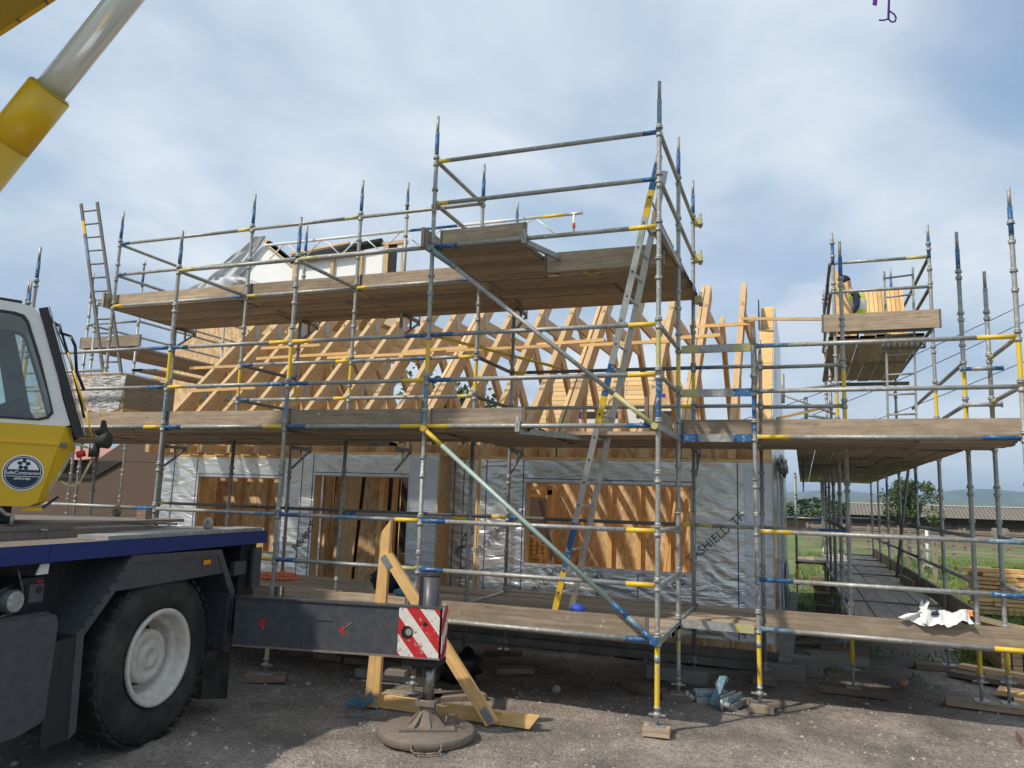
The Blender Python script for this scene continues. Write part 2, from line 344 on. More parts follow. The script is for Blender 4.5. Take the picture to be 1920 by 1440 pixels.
def sky():
    sd = Vector((math.sin(SUN_AZ)*math.cos(SUN_EL), math.cos(SUN_AZ)*math.cos(SUN_EL), math.sin(SUN_EL)))
    l = bpy.data.lights.new('sun', 'SUN'); l.energy = 4.0; l.angle = math.radians(1.2); l.color = (1., .90, .77)
    o = bpy.data.objects.new('sun', l); COL.objects.link(o); o.rotation_euler = (-sd).to_track_quat('-Z', 'Y').to_euler(); o.location = sd*40
    w = bpy.data.worlds.new('World'); S.world = w; w.use_nodes = True; t = w.node_tree; t.nodes.clear()
    N = lambda k, **kw: (lambda nd: ([setattr(nd, a, b) for a, b in kw.items()], nd)[1])(t.nodes.new(k)); L = t.links.new
    out = N('ShaderNodeOutputWorld'); bg = N('ShaderNodeBackground'); L(bg.outputs[0], out.inputs[0]); bg.inputs[1].default_value = .135
    st = N('ShaderNodeTexSky', sky_type='NISHITA', sun_disc=False, sun_elevation=SUN_EL, sun_rotation=SUN_AZ, air_density=1., dust_density=1.2, ozone_density=1.5)
    tc = N('ShaderNodeTexCoord'); sp = N('ShaderNodeSeparateXYZ'); L(tc.outputs['Generated'], sp.inputs[0])
    def mth(op, a, b=0.): 
        m = N('ShaderNodeMath', operation=op)
        for s_, v in zip(m.inputs, (a, b)):
            if isinstance(v, (int, float)): s_.default_value = v
            else: L(v, s_)
        return m.outputs[0]
    den = mth('ADD', mth('MAXIMUM', sp.outputs[2], 0.), .16)
    cb = N('ShaderNodeCombineXYZ'); L(mth('DIVIDE', sp.outputs[0], den), cb.inputs[0]); L(mth('DIVIDE', sp.outputs[1], den), cb.inputs[1])
    def nz(scale, detail, loc, rough=.55, dist=.0, sc=(1, 1, 1)):
        mp = N('ShaderNodeMapping'); L(cb.outputs[0], mp.inputs[0]); mp.inputs[1].default_value = loc; mp.inputs[3].default_value = sc
        n = N('ShaderNodeTexNoise'); L(mp.outputs[0], n.inputs[0]); n.inputs['Scale'].default_value = scale; n.inputs['Detail'].default_value = detail
        n.inputs['Roughness'].default_value = rough; n.inputs['Distortion'].default_value = dist; return n.outputs[0]
    def ramp(f, st_):
        r = N('ShaderNodeValToRGB'); L(f, r.inputs[0]); e = r.color_ramp.elements
        while len(e) < len(st_): e.new(.5)
        for a, (p, c) in zip(e, st_): a.position = p; a.color = (c, c, c, 1) if isinstance(c, (float, int)) else tuple(c)+(1,)
        return r.outputs[0]
    def mix(f, a, b):
        m = N('ShaderNodeMix', data_type='RGBA')
        for s_, v in ((m.inputs[0], f), (m.inputs[6], a), (m.inputs[7], b)):
            if isinstance(v, (int, float)): s_.default_value = v
            elif isinstance(v, tuple): s_.default_value = v+(1,)
            else: L(v, s_)
        return m.outputs[2]
    n1 = nz(.75, 5, (2.3, .4, 0), .5, .2); n2 = nz(1.6, 7, (5.1, 1.7, 0), .5, .35, (1., .8, 1.)); 
    # clouds: shaded from blue grey to near white; the sky strength (.115) multiplies these
    cc = mix(ramp(n2, [(.36, 0.), (.64, 1.)]), CLOUD_LO, CLOUD_HI)
    cov = ramp(n1, [(.30, .86), (.42, .97), (.5, 1.)])
    # breaks in the cloud where blue sky shows
    nb = nz(2.6, 5, (1.1, 4.2, 0), .6, .8)
    for d0, c0, c1, amp, dens in (((-.035, .965, .262), .988, .9995, .014, .55), ((.32, .80, .52), .965, .998, .03, .75)):
        vm = N('ShaderNodeVectorMath', operation='DOT_PRODUCT'); L(tc.outputs['Generated'], vm.inputs[0]); vm.inputs[1].default_value = Vector(d0).normalized()
        q = mth('ADD', vm.outputs['Value'], mth('MULTIPLY', mth('SUBTRACT', nb, .5), amp))
        mr = N('ShaderNodeMapRange', interpolation_type='SMOOTHSTEP'); L(q, mr.inputs[0]); mr.inputs[1].default_value = c0; mr.inputs[2].default_value = c1; mr.inputs[3].default_value = 1.; mr.inputs[4].default_value = 1-dens
        cov = mth('MULTIPLY', cov, mr.outputs[0])
    # one heap of brighter cloud low on the right, a darker bank low on the left
    def blob(d0, c0, c1, amp):
        vm = N('ShaderNodeVectorMath', operation='DOT_PRODUCT'); L(tc.outputs['Generated'], vm.inputs[0]); vm.inputs[1].default_value = Vector(d0).normalized()
        q = mth('ADD', vm.outputs['Value'], mth('MULTIPLY', mth('SUBTRACT', nb, .5), amp))
        mr = N('ShaderNodeMapRange', interpolation_type='SMOOTHSTEP'); L(q, mr.inputs[0]); mr.inputs[1].default_value = c0; mr.inputs[2].default_value = c1; return mr.outputs[0]
    w1 = blob((0.02, .975, .205), .9965, .9992, .005); w2 = blob((-.75, .66, .12), .985, .999, .02)
    hz0 = N('ShaderNodeMapRange', interpolation_type='SMOOTHSTEP'); L(sp.outputs[2], hz0.inputs[0]); hz0.inputs[1].default_value = .0; hz0.inputs[2].default_value = .22; hz0.inputs[3].default_value = .75; hz0.inputs[4].default_value = 0.
    cc = mix(hz0.outputs[0], cc, (5.3, 6.1, 6.9))
    cc = mix(mth('MULTIPLY', w2, .7), cc, (2.6, 3.5, 4.9)); cc = mix(mth('MULTIPLY', w1, .8), cc, (5.4, 5.9, 6.5)); cov = mth('MAXIMUM', cov, mth('MULTIPLY', w1, .9))
    L(mix(cov, mix(.35, st.outputs[0], (2.4, 3.9, 6.2)), cc), bg.inputs[0])
CLOUD_LO = (3.3, 4.3, 5.5); CLOUD_HI = (6.05, 6.6, 7.1)
sky()
S.view_settings.view_transform = 'Standard'; S.view_settings.look = 'None'; S.view_settings.gamma = 1; S.view_settings.exposure = 0
S.render.resolution_x = 1024; S.render.resolution_y = 768
S.cycles.use_denoising = True; S.cycles.max_bounces = 6; S.cycles.transparent_max_bounces = 12
LADL = ((-9.12, 1.95, 2.88), (-8.78, 2.0, 2.88), (-10.45, 2.0, 6.93), (-10.07, 2.0, 6.92))

# ------------------------------------------------------------------ scaffold helpers
R_T = .0242
def standard(parent, x, y, z0, z1, bands=(), jack=True, block=.07, lean=(0, 0), zc=None, spigot=True):
    """tube from z0 to z1 (z1 = tip of the spigot), cups every half metre, coloured bands (za, zb, material)"""
    m = MB(); P = lambda z: (x+lean[0]*(z-2), y+lean[1]*(z-2), z)
    top = z1-.20 if spigot else z1
    cuts = sorted({z0, top} | {max(z0, min(top, b)) for s_ in bands for b in s_[:2]})
    for a, b in zip(cuts, cuts[1:]):
        if b-a < .005: continue
        mt = 'galv'; mid = (a+b)/2
        for s_ in bands:
            if s_[0] <= mid <= s_[1]: mt = s_[2]
        m.tube(P(a), P(b), R_T, mt, 10, caps=(a == cuts[0] or b == top))
    if spigot: m.tube(P(top), P(z1), .0185, 'galv', 8)
    k = 0
    while Z(k) < top-.02:
        z = Z(k)
        if z > z0+.03:
            m.tube(P(z-.045), P(z-.012), .029, 'galv', 10, r1=.038); m.tube(P(z-.012), P(z-.004), .038, 'galv', 10)
            o = .0 if rnd.random() < .7 else .12
            m.tube(P(z+.045+o), P(z+.062+o), .0375, 'galv', 10); m.tube(P(z+.062+o), P(z+.09+o), .0375, 'galv', 10, r1=.027)
        k += 1
    for zj in (.62, 3.31, 5.2):
        if z0 < zj < top: m.tube(P(zj), P(zj+.07), .0275, 'galv', 8)
    s_ = m.build('standard', parent)
    if jack:
        j = MB(); j.tube(P(block+.008), P(z0+.05), .0165, 'galv', 8); j.box(x-.075, x+.075, y-.075, y+.075, block, block+.008, 'galv')
        j.tube(P(z0-.075), P(z0-.03), .034, 'galv', 8); j.box(x-.075, x+.075, y-.01, y+.01, z0-.062, z0-.046, 'galv'); j.tube(P(z0-.01), P(z0+.02), .03, 'galv', 8)
        j.build('base_jack', s_)
    return s_
def ledger(parent, p0, p1, L=None, Rr=None, name='ledger', off=.045, r=R_T, mid=None, base='galv', ln=.27):
    """round tube between two nodes, with painted ends L and Rr"""
    p0, p1 = Vector(p0), Vector(p1); d = (p1-p0); n = d.normalized(); p0 = p0+n*off*.6; p1 = p1-n*off*.6; d = p1-p0; D = d.length
    z = Vector((0, 0, .012)); m = MB(); segs = []
    a, b = 0., D
    if L: segs.append((0, ln, L)); a = ln
    if Rr: b = D-ln; segs.append((b, D, Rr))
    if mid: q = (a+b)/2+mid[1]; segs += [(a, q, base), (q, q+mid[2], mid[0]), (q+mid[2], b, base)]
    else: segs.append((a, b, base))
    for s0, s1, mt in segs: m.tube(p0+n*s0+z, p0+n*s1+z, r, mt, 10)
    for q in (p0, p1): m.tube(q+Vector((0, 0, -.02)), q+Vector((0, 0, .045)), .012, 'galv', 6)
    return m.build(name, parent)
def transom(parent, p0, p1, L=None, Rr=None, name='transom', base='galv', h=.058, w=.042):
    """box-section board bearer"""
    p0, p1 = Vector(p0), Vector(p1); n = (p1-p0).normalized(); p0 += n*.035; p1 -= n*.035; D = (p1-p0).length; m = MB(); ln = min(.3, D*.25)
    c = [0, ln, D-ln, D]; ms = [L or base, base, Rr or base]
    for i in range(3): m.beam(p0+n*c[i], p0+n*c[i+1], w, h, ms[i])
    return m.build(name, parent)
def deck(parent, x0, x1, y0, y1, z, along='x', seed=0, mat='scaffold_board', lens=(3.9, 2.4), jog=True):
    """boards 225 x 38 laid side by side; z is the level of the ledger under them"""
    r = random.Random(seed); m = MB(); W = .228; lo, hi = (y0, y1) if along == 'x' else (x0, x1); a0, a1 = (x0, x1) if along == 'x' else (y0, y1)
    n = max(1, int(round((hi-lo)/W))); w = (hi-lo)/n
    for i in range(n):
        c0 = lo+i*w+.006; c1 = lo+(i+1)*w-.008; s_ = a0+(r.uniform(-.06, .03) if jog else 0)
        while s_ < a1-.05:
            e = s_+r.choice(lens)
            if e > a1-.5: e = a1+(r.uniform(-.03, .06) if jog else 0)
            zz = z-.028+r.uniform(-.008, .008)
            if along == 'x': m.box(s_, e-.006, c0, c1, zz, zz+.038, mat)
            else: m.box(c0, c1, s_, e-.006, zz, zz+.038, mat)
            for q in (s_+.012, e-.018):
                if along == 'x': m.box(q-.012, q+.012, c0-.001, c1+.001, zz-.002, zz+.040, 'galv_dark')
                else: m.box(c0-.001, c1+.001, q-.012, q+.012, zz-.002, zz+.040, 'galv_dark')
            s_ = e
    return m.build('deck', parent)
def toeboard(parent, p0, p1, z, mat='scaffold_board', h=.225, tilt=0.):
    m = MB(); m.beam((p0[0], p0[1], z-.018+h/2+tilt), (p1[0], p1[1], z-.018+h/2-tilt), .036, h, mat)
    p0_, p1_ = Vector((p0[0], p0[1], z-.018+h/2)), Vector((p1[0], p1[1], z-.018+h/2)); n = (p1_-p0_).normalized(); sd = n.cross(Vector((0, 0, 1)))
    for q in (p0_+n*.02, p1_-n*.02):    # galvanised end bands
        m.beam(q-n*.012, q+n*.012, .040, h+.003, 'galv_dark')
    return m.build('toe_board', parent)
def bracket(parent, x, y, z, dy, drop=.32):
    """hop-up bracket: arm, short upright and strut"""
    m = MB(); m.beam((x, y, z), (x, y+dy, z), .035, .05, 'galv_dark'); m.beam((x, y, z-drop), (x, y+dy*.95, z-.03), .025, .03, 'galv_dark')
    m.beam((x, y+dy*.45, z-.02), (x, y+dy*.45, z-drop*.5), .025, .03, 'galv_dark'); m.tube((x, y+dy, z-.06), (x, y+dy, z+.1), .018, 'galv_dark', 8)
    return m.build('hop_up_bracket', parent)
B, Yl, G, WY, WB = 'tube_blue', 'tube_yellow', 'galv', 'worn_yellow', 'worn_blue'

# ------------------------------------------------------------------ main scaffold
sc = empty('scaffold', (-2.5, 1.3, 0), 'large grey, blue and yellow tube scaffold with board decks wrapped round the timber house', 'scaffold')
XA = {-1: -10.5, 0: -8.65, 1: -6.12, 2: -4.31, 3: -2.5, 4: 0.}
def bands(top, mid=Yl, low=B): 
    b = [(top-.52, top-.2, B)]
    if mid: b.append((3.36, 3.76, mid))
    if low: b.append((2.86, 3.28, low))
    return b
z0 = .22
# front row
for i, top in ((0, 5.34), (1, 5.34), (2, 5.34)): standard(sc, XA[i], 0, z0, top, bands(top, Yl, WB)+[(.25, .7, WY)], lean=(.005, 0))
standard(sc, -2.5, 0, z0, 6.36, [(5.86, 6.16, B), (3.40, 3.76, Yl), (2.86, 3.28, WB)], lean=(-.004, 0))
standard(sc, 0, 0, z0, 6.36, [(5.80, 6.16, WB), (3.36, 3.76, WY), (2.86, 3.29, B), (.24, .78, Yl)])
# middle row
standard(sc, XA[-1], 1.3, z0, 5.34, bands(5.34), lean=(.004, 0))
for i in (0, 1, 2, 3): standard(sc, XA[i], 1.3, z0, 6.34, [(5.86, 6.14, B), (3.38, 3.76, Yl if i else G), (2.8, 3.0, B)], lean=(.004, 0))
standard(sc, 0, 1.3, z0, 6.36, [(5.78, 6.16, B), (3.34, 3.74, Yl), (2.95, 3.28, WB), (.5, .76, WY)])
standard(sc, .82, 1.3, z0, 4.02, [(2.84, 3.28, B), (.26, .78, Yl)], lean=(-.006, 0))
standard(sc, 3.31, 1.3, z0, 5.35, [(4.84, 5.15, B), (3.3, 3.76, Yl)])
# inner row
for i, top, zb in ((-1, 5.34, .22), (0, 4.75, .22), (1, 6.32, .22), (2, 6.84, 4.55), (3, 6.34, .22), (4, 6.36, .22)):
    standard(sc, XA[i], 2.6, zb, top, [(top-.5, top-.2, B)]+([(3.34, 3.74, Yl)] if i in (1, 4) else [])+([(2.9, 3.28, WB)] if i == 4 else []), jack=zb < 1)
standard(sc, .82, 2.6, z0, 4.15, [(2.84, 3.0, B)])
standard(sc, 3.31, 2.57, z0+.12, 4.84, [(.3, .75, Yl), (2.8, 3.0, B)])
# ledgers, front row
for (i, j, k, a, b, mid) in ((3, 4, 10, Yl, B, None), (3, 4, 9, Yl, B, None), (3, 4, 8, B, Yl, None), (3, 4, 6, B, Yl, None), (3, 4, 5, B, Yl, None), (3, 4, 4, Yl, B, None),
        (3, 4, 2, B, Yl, None), (3, 4, 1, B, Yl, None), (3, 4, 0, None, B, None),
        (2, 3, 8, WY, None, None), (2, 3, 6, Yl, B, None), (2, 3, 5, B, Yl, None), (2, 3, 4, B, Yl, None), (2, 3, 2, B, Yl, (WB, -.2, .3)), (2, 3, 1, B, WY, None), (2, 3, 0, None, None, None),
        (1, 2, 8, WY, None, None), (1, 2, 6, B, Yl, None), (1, 2, 5, Yl, B, None), (1, 2, 4, B, Yl, None), (1, 2, 2, None, WB, None), (1, 2, 1, Yl, Yl, None), (1, 2, 0, None, None, None),
        (0, 1, 6, None, B, None), (0, 1, 5, None, B, None), (0, 1, 4, None, Yl, None), (0, 1, 2, None, B, None), (0, 1, 0, None, None, None)):
    ledger(sc, (XA[i], 0, Z(k)), (XA[j], 0, Z(k)), a, b, mid=mid, ln=.14 if (k >= 9 and a == Yl) else .27)
# ledgers, middle row
for (i, j, k, a, b) in ((0, 1, 10, B, Yl), (0, 1, 9, B, None), (0, 1, 8, Yl, B), (1, 2, 10, None, WY), (1, 2, 8, WY, None), (2, 3, 10, None, None), (2, 3, 8, Yl, B),
        (1, 2, 6, B, Yl), (1, 2, 5, B, Yl), (2, 3, 6, WB, Yl), (2, 3, 5, None, WY), (3, 4, 8, B, Yl), (1, 2, 4, None, None), (2, 3, 4, None, None), (3, 4, 4, None, None), (-1, 0, 6, None, None), (-1, 0, 5, Yl, None), (-1, 0, 4, None, None),
        (2, 3, 2, B, Yl)):
    ledger(sc, (XA[i], 1.3, Z(k)), (XA[j], 1.3, Z(k)), a, b, mid=('tube_blue', .0, .3) if (i, k) == (2, 6) else None, ln=.2)
for k, a, b in ((6, WB, Yl), (5, None, None), (4, Yl, B), (2, Yl, WB), (1, B, B), (0, WB, Yl)): ledger(sc, (.82, 1.3, Z(k)), (3.31, 1.3, Z(k)), a, b, ln=.33)
for k, a, b, base in ((6, WY, WY, G), (5, WY, B, G), (4, B, B, G), (0, None, WY, G)): transom(sc, (0, 1.3, Z(k)), (.82, 1.3, Z(k)), a, b, base=base, h=.085)
# ledgers, inner row
for (i, j, k, a, b) in ((3, 4, 6, Yl, B), (3, 4, 5, B, Yl), (0, 1, 8, WY, None), (1, 2, 8, None, None), (3, 4, 8, Yl, Yl), (1, 3, 8, None, None), (0, 1, 2, Yl, None), (1, 3, 2, B, Yl), (3, 4, 2, B, Yl), (0, 1, 4, None, None), (3, 4, 4, None, None)):
    ledger(sc, (XA[i], 2.6, Z(k)), (XA[j], 2.6, Z(k)), a, b, ln=.2, base='galv_dark' if k in (2, 6) else G)
for k, a, b in ((6, B, None), (5, None, None), (2, WY, None)): ledger(sc, (0, 2.6, Z(k)), (.82, 2.6, Z(k)), a, b, ln=.2)
# guard tubes running on from the inner row to the tower
for k in (6, 5): ledger(sc, (.82, 2.6, Z(k)-.02), (1.78, 2.57, Z(k)-.02), ln=.2)
ledger(sc, (.82, 2.6, Z(2)), (1.78, 2.57, Z(2)), None, B, ln=.3)
# guard rails and transoms across the width
for k in (10, 9): ledger(sc, (XA[0], 1.3, Z(k)), (XA[0], 2.6, Z(k)))
ledger(sc, (XA[1], 0, Z(8)), (XA[1], 1.3, Z(8)), base=G); ledger(sc, (XA[2], 0, Z(8)), (XA[2], 1.3, Z(8)))
for k in (10, 9): ledger(sc, (XA[3], 0, Z(k)), (XA[3], 1.3, Z(k))); ledger(sc, (0, 0, Z(k)), (0, 1.3, Z(k))); ledger(sc, (0, 1.3, Z(k)), (0, 2.6, Z(k)))
for k in (6, 5): ledger(sc, (0, 0, Z(k)), (0, 1.3, Z(k))); ledger(sc, (XA[3], 1.3, Z(k)), (XA[3], 2.6, Z(k)), base='galv_dark'); ledger(sc, (XA[1], 1.3, Z(k)), (XA[1], 2.6, Z(k)), base='galv_dark')
for k in (2, 1): ledger(sc, (0, 0, Z(k)), (0, 1.3, Z(k)))
for k in (6, 5): ledger(sc, (3.31, 1.3, Z(k)), (3.31, 2.57, Z(k)), WY if k == 6 else None, WY)
for i in (0, 1, 2, 3): transom(sc, (XA[i], 1.3, Z(8)), (XA[i], 2.6, Z(8)), base='galv_dark', L=WY)
for x in (XA[3], 0): transom(sc, (x, 0, Z(8)), (x, 1.3, Z(8)), base='galv', Rr=WY)
transom(sc, (0, 1.3, Z(8)), (0, 2.6, Z(8)), base='galv_dark'); transom(sc, (-1.42, -.02, Z(8)-.03), (-1.0, 1.3, Z(8)-.03), Rr=WY)
for i in (0, 1, 2, 3, 4):
    for ya in (0, 1.3):
        transom(sc, (XA[i], ya, Z(4)), (XA[i], ya+1.3, Z(4)), base='galv_dark' if i < 4 else G); transom(sc, (XA[i], ya, Z(0)), (XA[i], ya+1.3, Z(0)), Rr=None)
transom(sc, (-1.44, -.02, Z(4)-.04), (-.82, 1.1, Z(4)-.04), base='galv'); transom(sc, (.82, 1.3, Z(4)), (.82, 2.6, Z(4))); transom(sc, (.82, 1.3, Z(0)), (.82, 2.6, Z(0)))
# bent tube crossing in front of the trusses
ledger(sc, (-3.6, 1.9, 4.28), (-1.9, 3.05, 3.92), Yl, Yl, name='loose_tube', base=Yl, r=.021)
# decks: first, second and third lift
deck(sc, XA[0], XA[3], 0.04, 2.85, Z(0), seed=1); deck(sc, XA[3], 0, 0.04, 2.95, Z(0), seed=2); deck(sc, 0.02, 3.28, 1.34, 2.55, Z(0), seed=3); deck(sc, 0.02, .9, 2.62, 2.95, Z(0), seed=31)
deck(sc, XA[-1], XA[2], .04, 2.62, Z(4), seed=4); deck(sc, XA[2], XA[3], .04, 1.6, Z(4), seed=5); deck(sc, XA[3], -1.35, .04, 2.55, Z(4), seed=6)
deck(sc, -1.35, 0, .68, 2.55, Z(4), seed=7, jog=False); deck(sc, 0.03, 3.29, 1.34, 2.62, Z(4), seed=8)
deck(sc, XA[0], 0, 1.34, 2.86, Z(8), seed=9); deck(sc, XA[3], -1.42, .04, 1.26, Z(8), seed=10, jog=False); deck(sc, -1.42, 0, .64, 1.27, Z(8), seed=11, jog=False)
for i in (0, 1): bracket(sc, XA[i]+.02, 2.62, Z(8)-.05, .42)
bracket(sc, XA[2]+.03, 2.62, Z(8)-.05, .5); bracket(sc, XA[3]+.03, 2.62, Z(8)-.05, .42)
for i in (0, 1, 2, 3, 4): bracket(sc, XA[i]+.02, 2.62, Z(4)-.06, .45)
# toe boards
for p0, p1, z in (((-10.5, .05), (XA[1]-.02, .05), Z(4)), ((XA[1]+.0, .05), (XA[2]-.02, .05), Z(4)), ((XA[2]+.02, .05), (XA[3]-.03, .05), Z(4)), ((XA[3]+.04, .05), (-1.38, .05), Z(4)),
        ((.02, 1.36), (.81, 1.36), Z(4)), ((.86, 1.36), (3.33, 1.36), Z(4)),
        ((XA[0]-.1, 1.36), (XA[1], 1.36), Z(8)), ((XA[1]+.03, 1.36), (XA[2], 1.36), Z(8)), ((XA[2]+.03, 1.36), (-1.6, 1.36), Z(8)), ((-1.40, .63), (-.05, .63), Z(8)-.17),
        ((XA[3]+.06, .05), (-1.42, .05), Z(8)),
        ((XA[0], .05), (XA[2]+.05, .05), Z(0)), ((XA[2]+.1, .05), (-2.62, .05), Z(0)), ((XA[3]+.03, .05), (-.09, .05), Z(0)), ((.86, 1.36), (3.5, 1.36), Z(0))):
    toeboard(sc, p0, p1, z)
for (x, ya, yb, z) in ((XA[3]-.08, -.12, 1.2, Z(8)), (XA[0]-.08, 1.18, 2.5, Z(8)), (-.065, .08, 1.25, Z(8)), (-.065, 1.4, 2.55, Z(8)), (-.065, -.02, 1.2, Z(4))):
    toeboard(sc, (x, ya), (x, yb), z)
m = MB(); m.box(-.14, -.10, .03, .07, Z(4)+.02, Z(4)+.3, 'old_board'); m.build('toe_board_stub', sc)
# diagonal braces and couplers
def brace(p0, p1, segs, ya=-.055):
    p0, p1 = Vector(p0), Vector(p1); d = p1-p0; m = MB()
    for a, b, mt in segs: m.tube(p0+d*a, p0+d*b, .0242, mt, 10)
    for q in (p0, p1): m.tube(q-Vector((0, .03, 0)), q+Vector((0, .05, 0)), .034, segs[0][2] if q is p0 else segs[-1][2], 8)
    return m.build('diagonal_brace', sc)
brace((-2.5, -.065, Z(8)-.02), (-.02, -.065, Z(4)-.0), ((0, .13, WB), (.13, .84, 'galv'), (.84, 1, WY)))
brace((-2.48, -.065, Z(4)-.02), (-.02, -.065, Z(0)+.02), ((0, .09, Yl), (.09, .84, 'tube_green'), (.84, .9, B), (.9, .96, WB), (.96, 1, B)))
for p in ((-1.42, 0, Z(8)), (-1.43, 0, Z(4))):
    m = MB(); m.box(p[0]-.025, p[0]+.025, -.04, .04, p[2]-.05, p[2]+.06, 'galv'); m.tube((p[0], -.03, p[2]-.02), (p[0], -.03, p[2]+.11), .012, 'galv', 8); m.build('coupler', sc)
for z in (5.8, 5.3, 4.74):
    m = MB(); m.box(.03, .12, 2.50, 2.62, z-.09, z+.0, WY); m.tube((.10, 2.55, z-.13), (.10, 2.55, z+.06), .022, 'galv', 8); m.tube((.10, 2.55, z-.1), (.10, 2.55, z-.07), .035, 'galv', 8); m.build('coupler', sc)
# lattice beam used as a high guard rail behind the top deck
lb = MB(); x0, x1, yy, zt, zb = -7.0, -1.55, 2.72, 6.11, 5.83
for s0, s1, mt in ((x0, -4.3, 'white_paint'), (-4.3, -3.5, 'tube_blue'), (-3.5, -2.15, 'white_paint'), (-2.15, -1.78, 'tube_yellow'), (-1.78, x1, 'aluminium')): lb.tube((s0, yy, zt), (s1, yy, zt), .024, mt, 8)
lb.tube((x0, yy, zb), (-1.72, yy, zb), .022, 'white_paint', 8); q = x0+.05; up = True
while q < -2.0: lb.tube((q, yy, zb if up else zt), (q+.32, yy, zt if up else zb), .012, 'white_paint', 6); q += .36; up = not up
lb.tube((-1.68, yy, zb), (-1.68, yy, zt), .02, 'white_paint', 8); lb.tube((-1.68, yy, zb+.06), (-1.68, yy, zb+.14), .0215, 'red_paint', 8)
lb.build('lattice_beam', sc)

# side run along the right gable: outer x 3.05, inner x 1.78
YS = (2.57, 4.6, 7.0, 9.4, 11.8, 14.0, 16.1)
for i, y in enumerate(YS):
    top = {0: 5.34, 1: 6.14, 2: 2.86, 3: 6.9}.get(i, 2.86)
    top = 4.4 if i >= 5 else top
    standard(sc, 3.05, y, z0+.1, top, [(.35, .75, Yl), (top-.5, top-.2, B)]+([(3.0, 3.7, Yl)] if i in (0, 1) else []), spigot=top > 3, lean=(0, 0))
    top = {0: 5.34, 1: 6.14, 2: 6.2, 3: 6.55}.get(i, 2.86); top = 4.2 if i >= 5 else top
    standard(sc, 1.78, y, z0+.1, top, [(.3, .75, Yl), (top-.5, top-.2, B), (3.0, 3.72, Yl)] if i in (0, 1) else [(top-.5, top-.2, B)], spigot=top > 3)
    for k in (0, 4): transom(sc, (1.78, y, Z(k)), (3.05, y, Z(k)), base='galv_dark')
for i in range(6):
    a, b = YS[i], YS[i+1]
    for k in (2, 1): ledger(sc, (3.05, a, Z(k)), (3.05, b, Z(k)), base='galv_dark' if i > 1 else G)
    ledger(sc, (1.78, a, Z(2)), (1.78, b, Z(2)), base='galv_dark'); ledger(sc, (1.78, a, Z(0)), (1.78, b, Z(0)), base=G)
    for xx in (1.78, 3.05): ledger(sc, (xx, a, Z(4)), (xx, b, Z(4)), base='galv_dark')
for k in (2,): ledger(sc, (3.31, 1.3, Z(k)), (3.31, 2.57, Z(k))); ledger(sc, (3.31, 1.3, Z(1)), (3.31, 2.57, Z(1)))
ledger(sc, (2.98, 2.5, Z(6)-.12), (3.45, 2.5, Z(6)-.12), B, B, ln=.1); ledger(sc, (3.0, 2.5, Z(5)-.03), (3.42, 2.5, Z(5)-.03))
for z in (Z(6)-.04, Z(5)-.02): ledger(sc, (3.05, 2.57, z), (3.05, 4.6, z), ln=.2); ledger(sc, (3.05, 4.6, z), (3.05, 7.0, z)) if z > 3.5 else None
ledger(sc, (1.78, 16.1, Z(2)), (3.05, 16.1, Z(2))); ledger(sc, (.9, 14.0, Z(2)-.02), (1.78, 14.0, Z(2)-.02), B, B, ln=.2)
deck(sc, 1.84, 3.0, 2.6, 16.2, Z(0), along='y', seed=21, mat='grey_board', lens=(3.9, 2.4), jog=False); deck(sc, 1.22, 3.02, 2.66, 16.2, Z(4), along='y', seed=22, lens=(2.4, 1.5, 2.0))
deck(sc, 1.08, 1.76, 12.2, 14.4, Z(0), along='y', seed=23)
toeboard(sc, (3.08, 2.7), (3.08, 7.4), Z(0)); toeboard(sc, (3.10, 7.5), (3.08, 12.0), Z(0)); toeboard(sc, (3.08, 12.1), (3.08, 16.1), Z(0)); toeboard(sc, (2.94, 6.9), (2.9, 8.3), Z(0), h=.16)
for y in (4.6, 7.0, 9.4, 11.8):
    bracket(sc, 1.3, y, Z(4)-.05, .4)
for y in (12.4, 14.2): standard(sc, 1.12, y, z0+.1, 2.86, [(.3, .75, Yl)], spigot=False)
# leaning dark prop and loose stubs on the side run
m = MB(); m.tube((2.86, 9.2, .35), (3.22, 9.3, 2.95), .03, 'galv_dark', 8); m.build('diagonal_brace', sc)
m = MB(); m.tube((1.05, 4.3, 3.72), (1.75, 4.6, 3.84), .022, 'galv', 8); m.tube((1.05, 4.3, 3.55), (1.05, 4.3, 3.98), .026, 'galv', 8); m.tube((1.08, 4.3, 3.66), (1.75, 4.6, 3.42), .016, 'galv', 8)
m.tube((1.36, 4.5, 3.28), (1.36, 4.5, 3.66), .026, 'galv', 8); m.tube((1.36, 4.5, 3.40), (1.8, 4.7, 3.33), .02, 'galv', 8); m.build('hop_up_bracket', sc)
m = MB(); m.beam((.98, 4.2, 3.32), (1.8, 4.9, 3.6), .09, .04, 'new_timber'); m.build('timber_batten', sc)

# ------------------------------------------------------------------ tower on the right gable
tw_x0, tw_x1, tw_y0, tw_y1, tw_z = 1.78, 3.05, 4.6, 9.0, 4.66
deck(sc, 1.70, 3.0, 4.94, 9.2, tw_z-.04, along='y', seed=40, lens=(2.2, 2.2))
toeboard(sc, (1.60, 4.55), (3.16, 4.55), tw_z-.02, h=.26)
for z, b in ((5.66, WY), (5.22, None)): ledger(sc, (1.78, 4.6, z), (3.05, 4.6, z), Rr=b)
transom(sc, (1.78, 4.6, tw_z-.04), (3.05, 4.6, tw_z-.04), base='galv_dark')
for z in (5.66, 5.22, 4.62): ledger(sc, (3.05, 4.6, z), (3.05, 9.4, z), base='galv_dark'); ledger(sc, (1.74, 4.6, z), (1.74, 9.4, z), base='galv_dark')
transom(sc, (1.78, 7.0, 4.2), (3.05, 7.0, 4.2), base='galv_dark')
m = MB(); m.box(2.45, 2.95, 4.70, 4.72, 4.36, 4.385, 'galv_dark')
